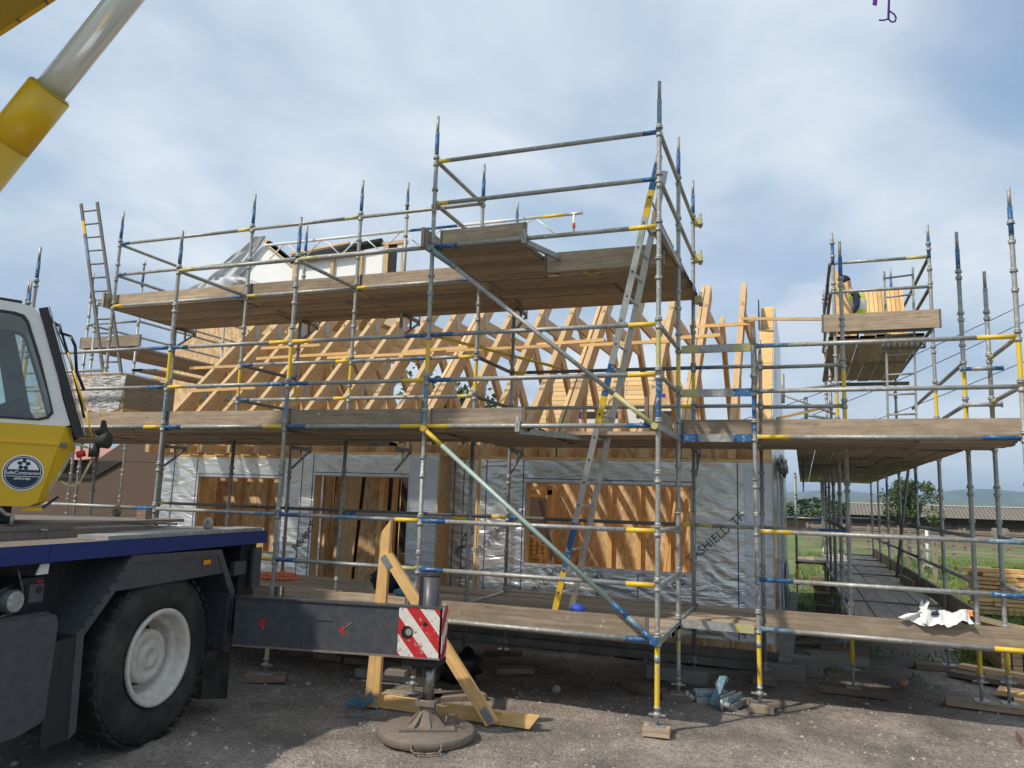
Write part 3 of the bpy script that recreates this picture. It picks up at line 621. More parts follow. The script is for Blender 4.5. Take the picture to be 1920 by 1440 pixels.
for i in range(8): m.tube((2.42+i*.075, 4.66, 4.36), (2.42+i*.075, 4.66, 4.48), .022, 'galv_dark', 8)
m.build('coupler_rack', sc)

# ------------------------------------------------------------------ ladders
def ladder(name, fl, fr, tl, tr, nr, label, bands=(), w=.065, mat='aluminium'):
    fl, fr, tl, tr = map(Vector, (fl, fr, tl, tr)); base = (fl+fr)/2; e = empty(name, base, label, 'ladder')
    for a, b, bd in ((fl, tl, bands), (fr, tr, ())):
        m = MB(); d = b-a; c = sorted({0., 1.} | {q for s_ in bd for q in s_[:2]})
        for q0, q1 in zip(c, c[1:]):
            mt = mat
            for s_ in bd:
                if s_[0] <= (q0+q1)/2 <= s_[1]: mt = s_[2]
            m.beam(a+d*q0, a+d*q1, .03, w, mt, up=(1, 0, 0))
        m.build('stile', e)
    for i in range(nr):
        t_ = (i+.9)/nr*.97; m = MB(); a = fl.lerp(tl, t_); b = fr.lerp(tr, t_); m.tube(a, b, .015, mat, 8); dd = (a-b).normalized(); m.tube(a, a+dd*.018, .013, 'plastic_black', 8); m.build('rung', e)
    return e
ladder('ladder', (-1.33, 1.08, .84), (-1.23, 1.42, .84), (-.004, .05, 5.58), (-.006, .40, 5.56), 19, 'long aluminium ladder with blue and yellow marks leaning up through the scaffold decks',
       bands=((0., .075, 'aluminium'), (.005, .095, Yl), (.105, .21, B), (.425, .495, Yl), (.495, .565, B), (.875, .93, Yl), (.93, .985, B)))
ladder('ladder', LADL[0], LADL[1], LADL[2], LADL[3], 16, 'narrow ladder standing high above the deck at the far left of the scaffold', bands=((.86, .92, Yl), (.74, .84, WB)), mat='galv_dark', w=.05)
ladder('ladder', (2.45, 4.78, 2.88), (2.81, 4.78, 2.88), (2.485, 4.78, 5.55), (2.86, 4.78, 5.58), 9, 'thin steel ladder tied upright to the rail of the tower by the right gable', mat='galv', w=.03)

# ------------------------------------------------------------------ left gable scaffold
sl = empty('scaffold', (-11.6, 5, 0), 'smaller scaffold with one board deck behind the front scaffold at the left gable', 'scaffold')
for (x, y, top) in ((-12.35, 4.0, 6.40), (-11.0, 4.0, 6.55), (-12.3, 2.6, 5.84), (-12.4, 6.4, 6.4), (-11.0, 6.4, 6.4), (-12.4, 9.2, 6.4), (-11.0, 9.2, 6.0)):
    standard(sl, x, y, z0, top, [(top-.55, top-.2, B)])
for y in (4.0, 9.2):
    for z, a in ((5.8, B), (5.3, None), (4.8, None)): ledger(sl, (-12.35, y, z), (-11.0, y, z), a, B, ln=.15)
for x in (-12.35, -11.0):
    for y0_, y1_ in ((4.0, 6.4), (6.4, 9.2)):
        for z in (5.8, 5.3, 4.78): ledger(sl, (x, y0_, z), (x, y1_, z), WY if z < 5 else None)
for z in (3.8, 3.3): ledger(sl, (-12.3, 2.6, z), (-12.35, 4.0, z)); ledger(sl, (-12.3, 2.6, z), (-10.5, 2.6, z), None, B)
deck(sl, -12.3, -11.05, 4.0, 9.2, 4.8, along='y', seed=50); toeboard(sl, (-12.45, 3.96), (-10.85, 3.96), 4.82)
# lower hop-up deck by the rafters
deck(sl, -10.9, -10.35, 3.9, 7.6, 4.3, along='y', seed=51)

# ------------------------------------------------------------------ sole blocks and loose things on the ground
def block(x, y, lx, ly, h, label, rz=0., mat='old_board', z=0., group='wooden sole blocks under the scaffold jacks', dup=True):
    m = MB(); c, s_ = math.cos(rz), math.sin(rz); m.obox((x, y, z+h/2), (c*lx/2, s_*lx/2, 0), (-s_*ly/2, c*ly/2, 0), (0, 0, h/2), mat)
    return m.build('sole_block', label=label, cat='wooden block', group=group)
for a in ((0, 0, .24, .22, .07, 'pale square wooden block under the yellow-footed corner pole', .08, 'scaffold_board'),
          (.01, 1.3, .30, .26, .07, 'wooden block with blue and yellow paint under the second pole from the corner', -.1, 'old_board'),
          (.0, 2.6, .30, .24, .07, 'wooden block under the inner corner pole close to the plinth', 0, 'old_board'),
          (.84, 1.3, .24, .24, .07, 'wooden block under the mottled yellow pole right of the corner', .05, 'scaffold_board'),
          (.82, 2.6, .26, .22, .07, 'dark wooden block under the pole at the corner of the house', 0, 'old_board'),
          (-4.31, 0, .45, .22, .07, 'plank offcut under the pole behind the outrigger beam', .5, 'old_board'),
          (-2.5, 0, .62, .22, .06, 'wide pale board under the jack behind the outrigger leg', .15, 'scaffold_board'),
          (-2.1, .25, .55, .24, .06, 'second pale board lying beside the jack board behind the outrigger leg', .75, 'scaffold_board'),
          (-3.75, 1.3, .62, .24, .07, 'reddish plank offcut in the shade below the outrigger beam', .1, 'old_board'),
          (-2.5, 1.3, .5, .24, .07, 'wooden block under the middle pole behind the slanting timber', .2, 'old_board'),
          (-2.5, 2.6, .5, .24, .07, 'wooden block under the inner pole near the plinth, behind the slanting timber', .3, 'old_board'),
          (1.78, 2.57, .75, .22, .07, 'long wooden sole board under the pole at the left of the side walkway', -.06, 'old_board'),
          (3.18, 2.55, .95, .24, .07, 'long sole board carrying two yellow poles at the right edge', -.1, 'scaffold_board'),
          (3.05, 4.6, .8, .22, .07, 'long sole board under the second outer pole of the side walkway', 0, 'old_board'),
          (XA[1], 0, .4, .24, .07, 'wooden block under the pole behind the crane wheel', 0, 'old_board'),
          (XA[1], 1.3, .4, .24, .07, 'wooden block in the shade behind the mud flap', 0, 'old_board')):
    block(a[0], a[1], a[2], a[3], a[4], a[5], a[6], a[7])
for (x, y) in ((XA[0], 0), (XA[0], 1.3), (XA[1], 2.6), (XA[-1], 1.3), (XA[-1], 2.6), (XA[0], 2.6), (XA[2], 1.3), (3.31, 1.3)):
    block(x, y, .4, .24, .07, 'small wooden block under a hidden scaffold pole', 0)
for xx in (1.78, 3.05):
    for y in YS[1:]:
        if (xx, y) != (3.05, 4.6): block(xx, y, .6, .22, .17, 'wooden sole board under a pole of the side walkway')
def loose(x, y, lx, ly, h, rz, mat, label, name='timber_offcut', cat='offcut', z=0.):
    m = MB(); c, s_ = math.cos(rz), math.sin(rz); m.obox((x, y, z+h/2), (c*lx/2, s_*lx/2, 0), (-s_*ly/2, c*ly/2, 0), (0, 0, h/2), mat); return m.build(name, label=label, cat=cat)
loose(-.42, 1.55, .50, .24, .07, -.6, 'old_board', 'loose dark plank offcut lying flat between the ladder foot and the corner pole')
loose(-2.02, 1.72, .46, .22, .06, .5, 'scaffold_board', 'pale offcut lying in front of the plinth behind the slanting timber')
loose(-2.15, 2.25, .5, .24, .05, .3, 'old_board', 'offcut lying against the plinth under the ladder')
loose(-3.1, .85, .9, .5, .09, -.05, 'concrete_block', 'flat dark slab on the ground under the outrigger beam', 'concrete_slab', 'slab')
loose(1.25, 3.35, .44, .22, .22, -.1, 'concrete_block', 'concrete block near the right corner of the house', 'concrete_block', 'concrete block')
loose(1.55, 3.95, .5, .2, .2, .35, 'concrete_block', 'tilted concrete block behind the one near the house corner', 'concrete_block', 'concrete block')
loose(1.0, 2.98, .55, .2, .16, -.02, 'concrete_block', 'long concrete block lying at the foot of the corner', 'concrete_block', 'concrete block')
loose(1.9, 4.3, .3, .16, .12, .5, 'concrete_block', 'small concrete block under the side walkway', 'concrete_block', 'concrete block')
loose(-.15, 2.25, .7, .18, .15, -.05, 'concrete_block', 'low kerb stone by the plinth beside the inner corner pole', 'concrete_block', 'kerb stone')
m = MB(); m.beam((1.04, 3.0, .10), (1.07, 11.2, .10), .16, .2, 'concrete'); m.build('kerb', label='narrow concrete kerb running along the foot of the right gable wall', cat='kerb')
# blue painted board clamps on the ground
def clampset(x, y, rz, label):
    e = empty('jack_clamp', (x, y, 0), label, 'scaffold clamp', rz); X = Matrix.Translation((x, y, 0)) @ Matrix.Rotation(rz, 4, 'Z')
    for i, (a, zt) in enumerate(((0, .04), (.10, .04), (.05, .10))):
        m = MB(X); m.box(a-.04, a+.04, -.17, .17, zt-.03, zt+.005, 'galv' if i == 1 else WB); m.box(a-.04, a-.032, -.17, .17, zt+.005, zt+.035, 'galv'); m.box(a+.032, a+.04, -.17, .17, zt+.005, zt+.035, 'galv'); m.build('channel', e)
    m = MB(X); m.tube((-.02, -.22, .07), (.14, -.22, .07), .028, 'galv', 8); m.tube((.06, -.25, .02), (.06, -.25, .12), .02, 'galv', 8); m.build('bolt', e)
clampset(.30, 1.42, -1.15, 'blue painted steel clamp lying flat on the gravel beside the block'); clampset(.50, 1.30, -.35, 'blue steel clamp standing beside the other one on the gravel')
m = MB(); m.beam((.37, 1.16, .02), (.45, 1.48, .25), .075, .035, WB); m.build('steel_channel', label='blue topped steel channel leaning on the clamps', cat='steel channel')
m = MB(); m.tube((.34, 2.05, .05), (.40, 2.2, .09), .045, 'label_white', 12); m.tube((.40, 2.2, .09), (.42, 2.25, .10), .03, 'navy', 12); m.build('tin', label='small white and green can lying beside the wooden block', cat='can')
# triangular timber frame
tf = empty('timber_triangle', (-1.9, -.45, 0), 'triangle of new yellow planks with nail plates standing behind the outrigger leg', 'timber frame')
Y0 = -.45
def plank2d(poly, y, name='plank', parent=tf, mat='new_timber', th=.045):
    a = Vector((poly[0][0], 0, poly[0][1])); 
    m = MB(); m.prism(poly, (0, y, 0), (1, 0, 0), (0, 0, 1), (0, th, 0), mat)
    # grain follows the longest edge
    L = max(range(len(poly)), key=lambda i: math.dist(poly[i], poly[(i+1) % len(poly)])); p, q = poly[L], poly[(L+1) % len(poly)]
    an = math.atan2(q[1]-p[1], q[0]-p[0]); c, s_ = math.cos(-an), math.sin(-an); o = rnd.random()*9
    m.uv = [[(o+c*m.v[i].x-s_*m.v[i].z, s_*m.v[i].x+c*m.v[i].z+m.v[i].y) for i in f] for f in m.f]
    return m.build(name, parent)
plank2d([(-2.79, .01), (-2.635, .01), (-2.60, 1.83), (-2.70, 1.70)], Y0)
plank2d([(-2.78, .005), (-1.09, .005), (-1.0, .125), (-2.62, .125), (-2.78, .10)], Y0-.02 + .066)
plank2d([(-2.66, 1.46), (-2.555, 1.50), (-1.37, .06), (-1.48, -.0)], Y0-.047)
for (x, z, a) in ((-2.60, 1.41, -.9), (-1.47, .10, -.9), (-2.72, .1, .8)):
    m = MB(); c, s_ = math.cos(a), math.sin(a); m.obox((x, Y0-.052, z), (c*.07, 0, s_*.07), (0, .003, 0), (-s_*.035, 0, c*.035), 'nail_plate'); m.build('nail_plate', tf)
m = MB(); pts = [(-2.66, -.52, .14), (-2.60, -.55, .06), (-2.56, -.60, .02), (-2.60, -.70, .012), (-2.68, -.78, .012), (-2.75, -.8, .012)]; m.path(pts, .006, 'rope_blue', 6)
for k in range(5):
    c = (-2.86+.02*k, -.50, .03+.012*k); m.path([(c[0]+.11*math.cos(t_), c[1]+.05*math.sin(t_), c[2]+.01*math.sin(3*t_)) for t_ in [i*2*PI/14 for i in range(15)]], .005, 'rope_blue', 5)
m.build('rope', label='thin blue rope coiled at the foot of the timber triangle', cat='rope')
# things on the decks
def bagheap():
    e = empty('plastic_sack', (2.5, 1.3, 1.06), 'crumpled white plastic sack with an orange patch draped over the toe board', 'plastic sack')
    def crumple(f, nu, nv, amp, sd, mat, nm):
        m = MB(); P = []
        for q in range(nv+1):
            for p in range(nu+1):
                u, v = p/nu, q/nv; w = Vector(f(u, v)); k = 0
                for s_, g in ((7, 1.), (15, .5), (31, .22)): k += g*(abs(noise.noise(Vector((w.x*s_+sd, w.y*s_, w.z*s_+sd))))*2-.4)
                P.append(w+Vector((.3, -.5, 1.)).normalized()*amp*k*1.1)
        i0 = m.add(P)
        for q in range(nv):
            for p in range(nu): a_ = i0+q*(nu+1)+p; m.face([a_, a_+1, a_+nu+2, a_+nu+1], mat, smooth=False, r=.5)
        return m.build(nm, e)
    def body(u, v):
        front = .5+.5*math.sin(5*u+1.); return (2.36+.44*u+.03*math.sin(6*v), 1.54-.27*v, 1.07+.045*math.sin(PI*min(1, v*1.05))+.02*math.sin(9*u)*v-max(0, v-.82)*(.25+.35*front))
    crumple(body, 46, 26, .030, 2, 'bag_white', 'sack')
    crumple(lambda u, v: (2.41-.15*v+(u-.5)*(.05+.20*v), 1.335-.03*v-.02*math.sin(9*u), 1.10-.13*v+.06*(1-u)*v), 26, 20, .022, 5, 'bag_white', 'sack_mouth')
    crumple(lambda u, v: (2.40+.03*v-.06*u, 1.38+(u-.5)*.06, 1.11+.085*v+.02*math.sin(7*u)), 16, 14, .020, 8, 'bag_white', 'sack_corner')
    crumple(lambda u, v: (2.66+.10*u+.05*v, 1.50-.17*v, 1.088+.043*math.sin(PI*min(1, v*.8+.1))), 12, 14, .030, 2, 'bag_orange', 'orange_print')
    m = MB(); m.blob((2.47, 1.30, 1.10), (.035, .022, .02), 'navy', .5, 7, 12, 8); m.build('dark_print', e)
bagheap()
m = MB(); m.path([(-4.5+.24*math.cos(t_)-.0, .35+.18*math.sin(t_), 1.07) for t_ in [i*2*PI/24 for i in range(25)]], .022, 'orange_pad', 8); m.path([(-4.5+.20*math.cos(t_), .35+.14*math.sin(t_), 1.10) for t_ in [i*2*PI/24 for i in range(25)]], .02, 'orange_pad', 8)
m.build('cable_coil', label='flat coil of orange pipe lying on the lowest deck behind the toe board', cat='pipe coil')
m = MB(); m.blob((-3.35, .9, 1.08), (.22, .16, .14), 'navy_cloth', .25, 4); m.blob((-3.12, .95, .98), (.13, .12, .07), 'navy_cloth', .2, 6); m.build('jacket', label='dark navy jacket heaped on the deck behind the triangle', cat='jacket')
m = MB(); m.blob((-2.95, .6, .98), (.12, .10, .06), 'rope_blue', .3, 1); m.blob((-2.75, .5, 1.06), (.16, .12, .06), 'membrane_grey', .3, 2); m.build('plastic_bag', label='blue and grey plastic bag on the deck right of the dark jacket', cat='plastic bag')
m = MB(); m.blob((-1.08, 1.12, .88), (.09, .07, .06), 'blue_item', .15, 1, 10, 6); m.build('blue_bag', label='small bright blue bag beside the foot of the long ladder', cat='bag')
# wrapped timber pack on the left of the second deck
tp_ = empty('timber_pack', (-8.1, .85, Z(4)+.08), 'pack of sawn timber half wrapped in clear plastic on the second deck at the left', 'timber pack')
m = MB(); zb = Z(4)+.1
for j in range(11):
    for i in range(6): m.box(-8.95+.006*(j % 2), -7.30-.004*((i+j) % 3), .45+i*.14, .585+i*.14, zb+j*.058, zb+j*.058+.054, 'rafter_timber' if j > 5 else 'new_timber')
for i in range(5): m.box(-8.8, -7.45, .5+i*.14, .635+i*.14, zb+.64, zb+.70, 'rafter_timber')
m.box(-7.92, -7.285, .436, 1.33, zb+.22, zb+.655, 'scaffold_board'); m.build('timber_stack', tp_)
m = MB(); m.box(-8.98, -7.9, .43, 1.31, zb+.0, zb+.66, 'plastic_wrap'); m.prism([(-7.9, .66), (-7.9, .2), (-7.62, .12), (-7.35, .2), (-7.27, .66)], (0, .425, zb), (1, 0, 0), (0, 0, 1), (0, .005, 0), 'plastic_wrap'); m.box(-8.7, -7.4, .46, 1.28, zb+.70, zb+.715, 'plastic_wrap'); m.build('plastic_wrap', tp_)
m = MB(); m.box(-8.5, -8.48, .422, .43, zb, zb+.68, Yl); m.build('strap', tp_)
# truss pieces standing up on the top deck at x -2.5
tb = MB(); tb.beam((-2.25, 2.15, 5.02), (-1.1, 2.3, 4.98), .045, .2, 'new_timber'); tb.beam((-2.3, 1.75, 5.06), (-2.0, 2.35, 5.06), .045, .17, 'new_timber'); tb.beam((-2.1, 1.7, 5.10), (-1.35, 1.8, 5.03), .045, .13, 'new_timber'); tb.beam((-2.3, 1.95, 5.03), (-1.6, 2.0, 5.03), .3, .03, 'new_timber')
tb.build('timber_crate', label='open box of new timber standing on the top deck behind the loading bay', cat='timber box')

# ------------------------------------------------------------------ timber house
hs = empty('timber_house', (-4.5, 6, 0), 'unfinished timber frame house with silver foil walls and bare roof trusses behind the scaffold', 'house')
m = MB(); m.box(-10.0, .97, 3.42, 11.6, 0, .24, 'concrete'); m.box(-10.02, 1.0, 3.30, 3.42, 0, .10, 'concrete'); m.build('plinth', hs)
m = MB(); m.box(-9.95, .93, 3.31, 11.6, .243, .33, 'osb'); m.build('sole_plate', hs)
def wallseg(x0, x1, z0, z1, y=3.35, mat='foil', inner='osb', name='wall_panel', w=.14):
    m = MB(); m.box(x0, x1, y, y+.012, z0, z1, mat); m.box(x0, x1, y+.014, y+w, z0, z1, inner); return m.build(name, hs)
wallseg(-3.26, -2.52, .333, 2.64); wallseg(-.125, .56, .333, 2.64); wallseg(.562, .915, .333, 2.64, mat='foil_smooth')
wallseg(-2.518, -.127, 2.32, 2.64); wallseg(-2.518, -.127, .333, 1.12)
def frame_(x0, x1, z0, z1, y, w=.14, bottom=True):
    m = MB(); m.box(x0, x0+.022, y+.016, y+w+.03, z0, z1, 'rafter_timber'); m.box(x1-.022, x1, y+.016, y+w+.03, z0, z1, 'rafter_timber'); m.box(x0+.023, x1-.023, y+.016, y+w+.03, z1-.022, z1, 'rafter_timber')
    if bottom: m.box(x0+.023, x1-.023, y+.016, y+w+.03, z0, z0+.02, 'rafter_timber')
    m.build('window_lining', hs)
    for q in ((x0-.012, x0+.004, z0, z1), (x1-.004, x1+.012, z0, z1), (x0, x1, z1-.006, z1+.014)):
        m = MB(); m.box(q[0], q[1], y-.004, y+.02, q[2], q[3], 'foil_smooth'); m.build('foil_edge', hs)
frame_(-2.52, -.125, 1.12, 2.32, 3.35)
# torn edge of foil over the sill
m = MB(); q = -2.5
while q < -.15: m.obox((q+.05, 3.343, 1.125+rnd.uniform(-.01, .012)), (.055, 0, rnd.uniform(-.01, .01)), (0, .005, 0), (0, 0, .022), 'foil_smooth'); q += .11
m.build('foil_edge', hs)
# recess left of the main wall
wallseg(-3.95, -3.26, .333, 2.64, y=3.78); m = MB(); m.box(-3.262, -3.235, 3.345, 3.78, .333, 2.64, 'new_timber'); m.box(-3.30, -3.265, 3.335, 3.36, .333, 2.64, 'rafter_timber'); m.build('corner_post', hs)
m = MB(); m.box(-3.948, -3.93, 3.345, 3.78, .333, 2.69, 'rafter_timber'); m.build('corner_post', hs)
wallseg(-4.44, -3.95, .333, 2.69, mat='foil_smooth'); wallseg(-6.45, -6.17, .333, 2.69); wallseg(-6.168, -4.442, 2.35, 2.69); frame_(-6.17, -4.44, .34, 2.35, 3.35, bottom=False)
wallseg(-9.91, -8.97, .333, 2.63, y=3.8); wallseg(-7.17, -6.3, .333, 2.63, y=3.8); wallseg(-8.968, -7.172, 2.29, 2.63, y=3.8); wallseg(-8.968, -7.172, .333, 1.0, y=3.8); frame_(-8.97, -7.17, 1.0, 2.29, 3.8)
# blue seam lines printed on the foil
def seam(x, z0_, z1_, y=3.35, x1=None):
    m = MB()
    if x1 is None: m.box(x-.007, x+.007, y-.003, y, z0_, z1_, 'line_blue')
    else: m.box(x, x1, y-.003, y, z0_-.006, z0_+.006, 'line_blue')
    m.build('seam_line', hs)
for x, a, b in ((-3.14, .34, 2.63), (-2.555, .34, 2.63), (-.10, .34, 2.63), (.475, .34, 2.63), (-1.42, .34, 1.10), (-.85, .34, 1.10), (-6.42, .34, 2.68), (-6.21, .34, 2.68)): seam(x, a, b)
for x in (-3.86, -3.70, -3.36): seam(x, .34, 2.63, 3.78)
for x in (-9.55, -9.02, -7.12): seam(x, .34, 2.6, 3.8)
seam(-2.54, 2.365, 0, 3.35, -.1); seam(-6.17, 2.39, 0, 3.35, -4.44); seam(-8.97, 2.33, 0, 3.8, -7.17)
def text_on_wall(s_, x, z, size, ang, y=3.335, bold=.0):
    a = math.radians(ang); lettering(s_, frame((x, y, z), (math.cos(a), 0, math.sin(a)), (-math.sin(a), 0, math.cos(a))), size, 'ink', hs, bold=bold)
text_on_wall('TASHIELD-TF', .18, 1.62, .165, 42); text_on_wall('RE', -.30, 1.0, .165, 42); text_on_wall('PROTECT TF', -2.95, 1.52, .15, 40); text_on_wall('TASHIELD', -2.80, 1.72, .15, 42)
text_on_wall('ProtecT', -6.30, 1.35, .17, 52); text_on_wall('THERMO', -2.15, .95, .13, 42); text_on_wall('PROTECT', -3.60, 1.45, .15, 60, 3.76); text_on_wall('TF', -1.38, 1.02, .13, 42); text_on_wall('REFLECTA', -3.08, 1.98, .0001, 40)
# head plate, rim and floor above the wall
m = MB(); m.box(-3.28, .93, 3.345, 3.49, 2.643, 2.68, 'new_timber'); m.box(-6.46, -3.94, 3.345, 3.49, 2.693, 2.725, 'new_timber'); m.box(-9.93, -6.47, 3.795, 3.93, 2.633, 2.67, 'new_timber'); m.build('head_plate', hs)
m = MB(); m.box(-9.9, .69, 4.02, 4.05, 2.66, 2.90, 'osb'); m.build('rim_board', hs)
# rear wall, partitions and loose sheets inside
m = MB(); m.box(-9.9, .92, 8.5, 8.62, .33, 2.64, 'osb'); m.build('rear_wall', hs)
for x in [.55-.6*i for i in range(14)]:
    m = MB(); m.box(x-.05, x+.05, 8.40, 8.497, .34, 2.62, 'new_timber'); m.build('stud', hs)
m = MB(); m.box(-9.95, .75, 3.5, 11.5, .332, .342, 'osb'); m.build('floor', hs)
m = MB(); m.box(-9.9, .75, 11.45, 11.6, .34, 2.66, 'osb'); m.build('back_wall', hs)
m = MB(); m.box(-9.94, -9.8, 3.95, 11.45, .34, 2.64, 'osb'); m.build('side_wall', hs)
m = MB(); m.box(-3.9, -3.8, 3.95, 8.3, .345, 2.6, 'osb'); m.build('partition', hs)
m = MB()
for x in (-3.75, -3.15): m.box(x-.045, x+.045, 6.5, 6.59, .345, 2.6, 'new_timber')
m.box(-3.79, -3.1, 6.5, 6.59, 2.15, 2.24, 'new_timber'); m.box(-3.70, -3.2, 6.9, 6.93, 1.0, 2.1, 'membrane_grey'); m.box(-3.79, -3.1, 6.48, 6.49, 2.3, 2.6, 'osb'); m.build('door_frame', hs)
m = MB()
for j in range(16):
    for i in range(3): m.box(-3.60+.04*(j % 3)+.05*j*.3, -2.45+.03*((i+j) % 4)-.03*j, 4.6+i*.2, 4.78+i*.2, .345+j*.07, .345+j*.07+.062, 'new_timber')
m.build('timber_pile', label='pile of new timber lengths stacked inside the window opening', cat='timber pile')
m = MB(); m.beam((-2.46, 3.9, 2.05), (-2.12, 3.75, .9), .09, .045, 'old_board', up=(1, 0, 0)); m.build('leaning_batten', label='dark batten leaning inside the left of the large window opening', cat='batten')
m = MB(); m.beam((-1.35, 8.2, .36), (-1.05, 8.3, 2.4), .06, .045, 'new_timber', up=(1, 0, 0)); m.build('leaning_batten', label='thin light batten leaning on the back wall seen through the large window opening', cat='batten')
ol = ['brown sheet leaning at the left of the doorway opening', 'sheet leaning second from the left in the doorway opening', 'sheet leaning left of the dark gap in the doorway', 'sheet leaning right of the dark gap in the doorway opening']
for i, (x0, x1, y, mt) in enumerate(((-6.60, -6.41, 3.9, 'rafter_timber'), (-6.20, -6.02, 4.0, 'osb'), (-5.98, -5.70, 3.9, 'rafter_timber'), (-5.56, -5.30, 3.88, 'osb'))):
    m = MB(); m.obox(((x0+x1)/2, y, 1.38), ((x1-x0)/2, .02*i, 0), (0, .009, 0), (.012*(i-1), .08, 1.03), mt); m.build('board_sheet', label=ol[i], cat='wood sheet')
m = MB(); m.box(-6.5, -5.2, 4.45, 4.48, .35, 2.6, 'dark_room'); m.build('partition', hs)  # black sheet standing in for the shade in the gap between the sheets
for i, (x, y, l_, mt) in enumerate(((-6.29, 3.86, 'rough stud standing between the sheets in the doorway opening', 'rafter_timber'), (-5.2, 3.85, 'yellow stud standing at the right of the doorway sheets', 'new_timber'), (-5.04, 3.95, 'pale stud standing deepest behind the right side of the doorway', 'new_timber'))):
    m = MB(); m.beam((x, y, .345), (x+.03, y+.03, 2.5), .09 if i < 2 else .06, .14 if i == 1 else .09, mt, up=(0, 1, 0)); m.build('loose_stud', label=l_, cat='timber')
m = MB()
for j in range(9):
    for i in range(3): m.box(-5.6+.03*((i+j) % 3), -4.2-.04*(j % 2), 5.2+i*.2, 5.38+i*.2, .345+j*.075, .345+j*.075+.066, 'rafter_timber')
m.build('timber_pile', label='low pile of timber lengths inside the doorway at the right', cat='timber pile')
m = MB(); m.box(-9.2, -6.6, 4.55, 4.57, .35, 2.5, 'osb')
for x in (-8.6, -8.0, -7.55, -7.1): m.box(x-.04, x+.04, 4.46, 4.548, .35, 2.5, 'rafter_timber')
m.build('partition', hs)
m = MB(); m.prism([(-7.65, 2.2), (-7.2, 2.25), (-7.15, .7), (-7.7, .6)], (0, 4.40, 0), (1, 0, 0), (0, 0, 1), (0, .012, 0), 'plastic_wrap'); m.build('plastic_sheet', hs)
m = MB(); m.box(-6.5, -4.0, 6.9, 6.95, .35, 2.6, 'dark_room'); m.build('partition', hs)  # another black sheet, in place of the unlit depth behind the doorway
# roof trusses
def yz(poly, x, mat, m, w=.047):
    m.prism(poly, (x-w/2, 0, 0), (0, 1, 0), (0, 0, 1), (w, 0, 0), mat)
def bar(m, a, b, dpt, x, w=.06, mat='rafter_timber'):
    m.beam((x, a[0], a[1]), (x, b[0], b[1]), w, dpt, mat, up=(0, -(b[1]-a[1]), b[0]-a[0]) if False else (0, 0, 1))
RF = [(3.36, 2.69), (3.36, 2.95), (6.27, 5.93), (6.45, 5.75), (3.455, 2.69)]
def truss(x):
    m = MB(); rv = rnd.random()
    for pl, xx in ((RF, x), ([(15.0-y, z) for y, z in reversed(RF)], x-.002)):
        k = len(m.f); v0 = len(m.v); m.prism(pl, (xx-.045, 0, 0), (0, 1, 0), (0, 0, 1), (.09, 0, 0), 'rafter_timber'); sg = 1 if pl is RF else -1; o = rnd.random()*9
        m.uv[k:] = [[(o+(m.v[q].y+sg*m.v[q].z)*.707, (m.v[q].z-sg*m.v[q].y)*.707+m.v[q].x*3) for q in f] for f in m.f[k:]]
    bar(m, (3.5, 2.77), (11.5, 2.77), .16, x-.001)
    t_ = m.build('roof_truss', hs)
    c = MB(); bar(c, (5.75, 5.34), (9.25, 5.34), .24, x-.004, w=.05); c.build('collar', t_)
    for a, b in (((4.62, 2.86), (4.62, 4.0)), ((10.38, 2.86), (10.38, 4.0))):
        p = MB(); bar(p, a, b, .14, x+.003, w=.05); p.build('post', t_)
    for y, z, h_ in ((6.02, 5.42, .13), (4.62, 3.90, .12)):
        p = MB(); p.obox((x+.0475, y, z), (0, 0, h_), (0, .06, 0), (.0015, 0, 0), 'nail_plate'); p.build('nail_plate', t_)
    return t_
t0_ = truss(.4); N_T = 18
for i in range(1, N_T):
    c = t0_.copy(); COL.objects.link(c); c.parent = hs; c.location = (-.6*i+rnd.uniform(-.01, .01), 0, 0); c.rotation_euler = (0, 0, rnd.uniform(-.003, .003))
    for ch in t0_.children:
        if ch.name.startswith(('collar', 'post', 'nail_plate')): d = ch.copy(); COL.objects.link(d); d.parent = c
# doubled rafters beside three of the trusses
for x in (-2.10, -4.50, -.29):
    m = MB(); m.prism(RF, (x-.03, 0, 0), (0, 1, 0), (0, 0, 1), (.055, 0, 0), 'rafter_timber'); m.build('rafter', hs)
for k, (xa, xb, z) in enumerate(((-10.4, -8.2, 4.42), (-8.9, -6.6, 4.60), (-7.2, -5.0, 4.55), (-5.6, -4.3, 4.62), (-4.7, -2.6, 4.60), (-3.0, -1.8, 4.66), (-2.2, -.7, 4.60), (-1.0, .1, 4.66), (-.3, .62, 4.90), (-9.9, -8.3, 3.86), (-9.0, -7.6, 4.86))):
    y = 3.28+(z-2.66)/1.04-.09; m = MB(); m.beam((xa, y-.02, z+.07), (xb, y-.02, z+.085+.02*(k % 2)), .045, .055, 'new_timber'); m.build('batten', hs)
m = MB(); m.beam((.42, 5.3, 5.06), (1.72, 5.0, 4.92), .05, .045, 'new_timber'); m.build('batten', hs)
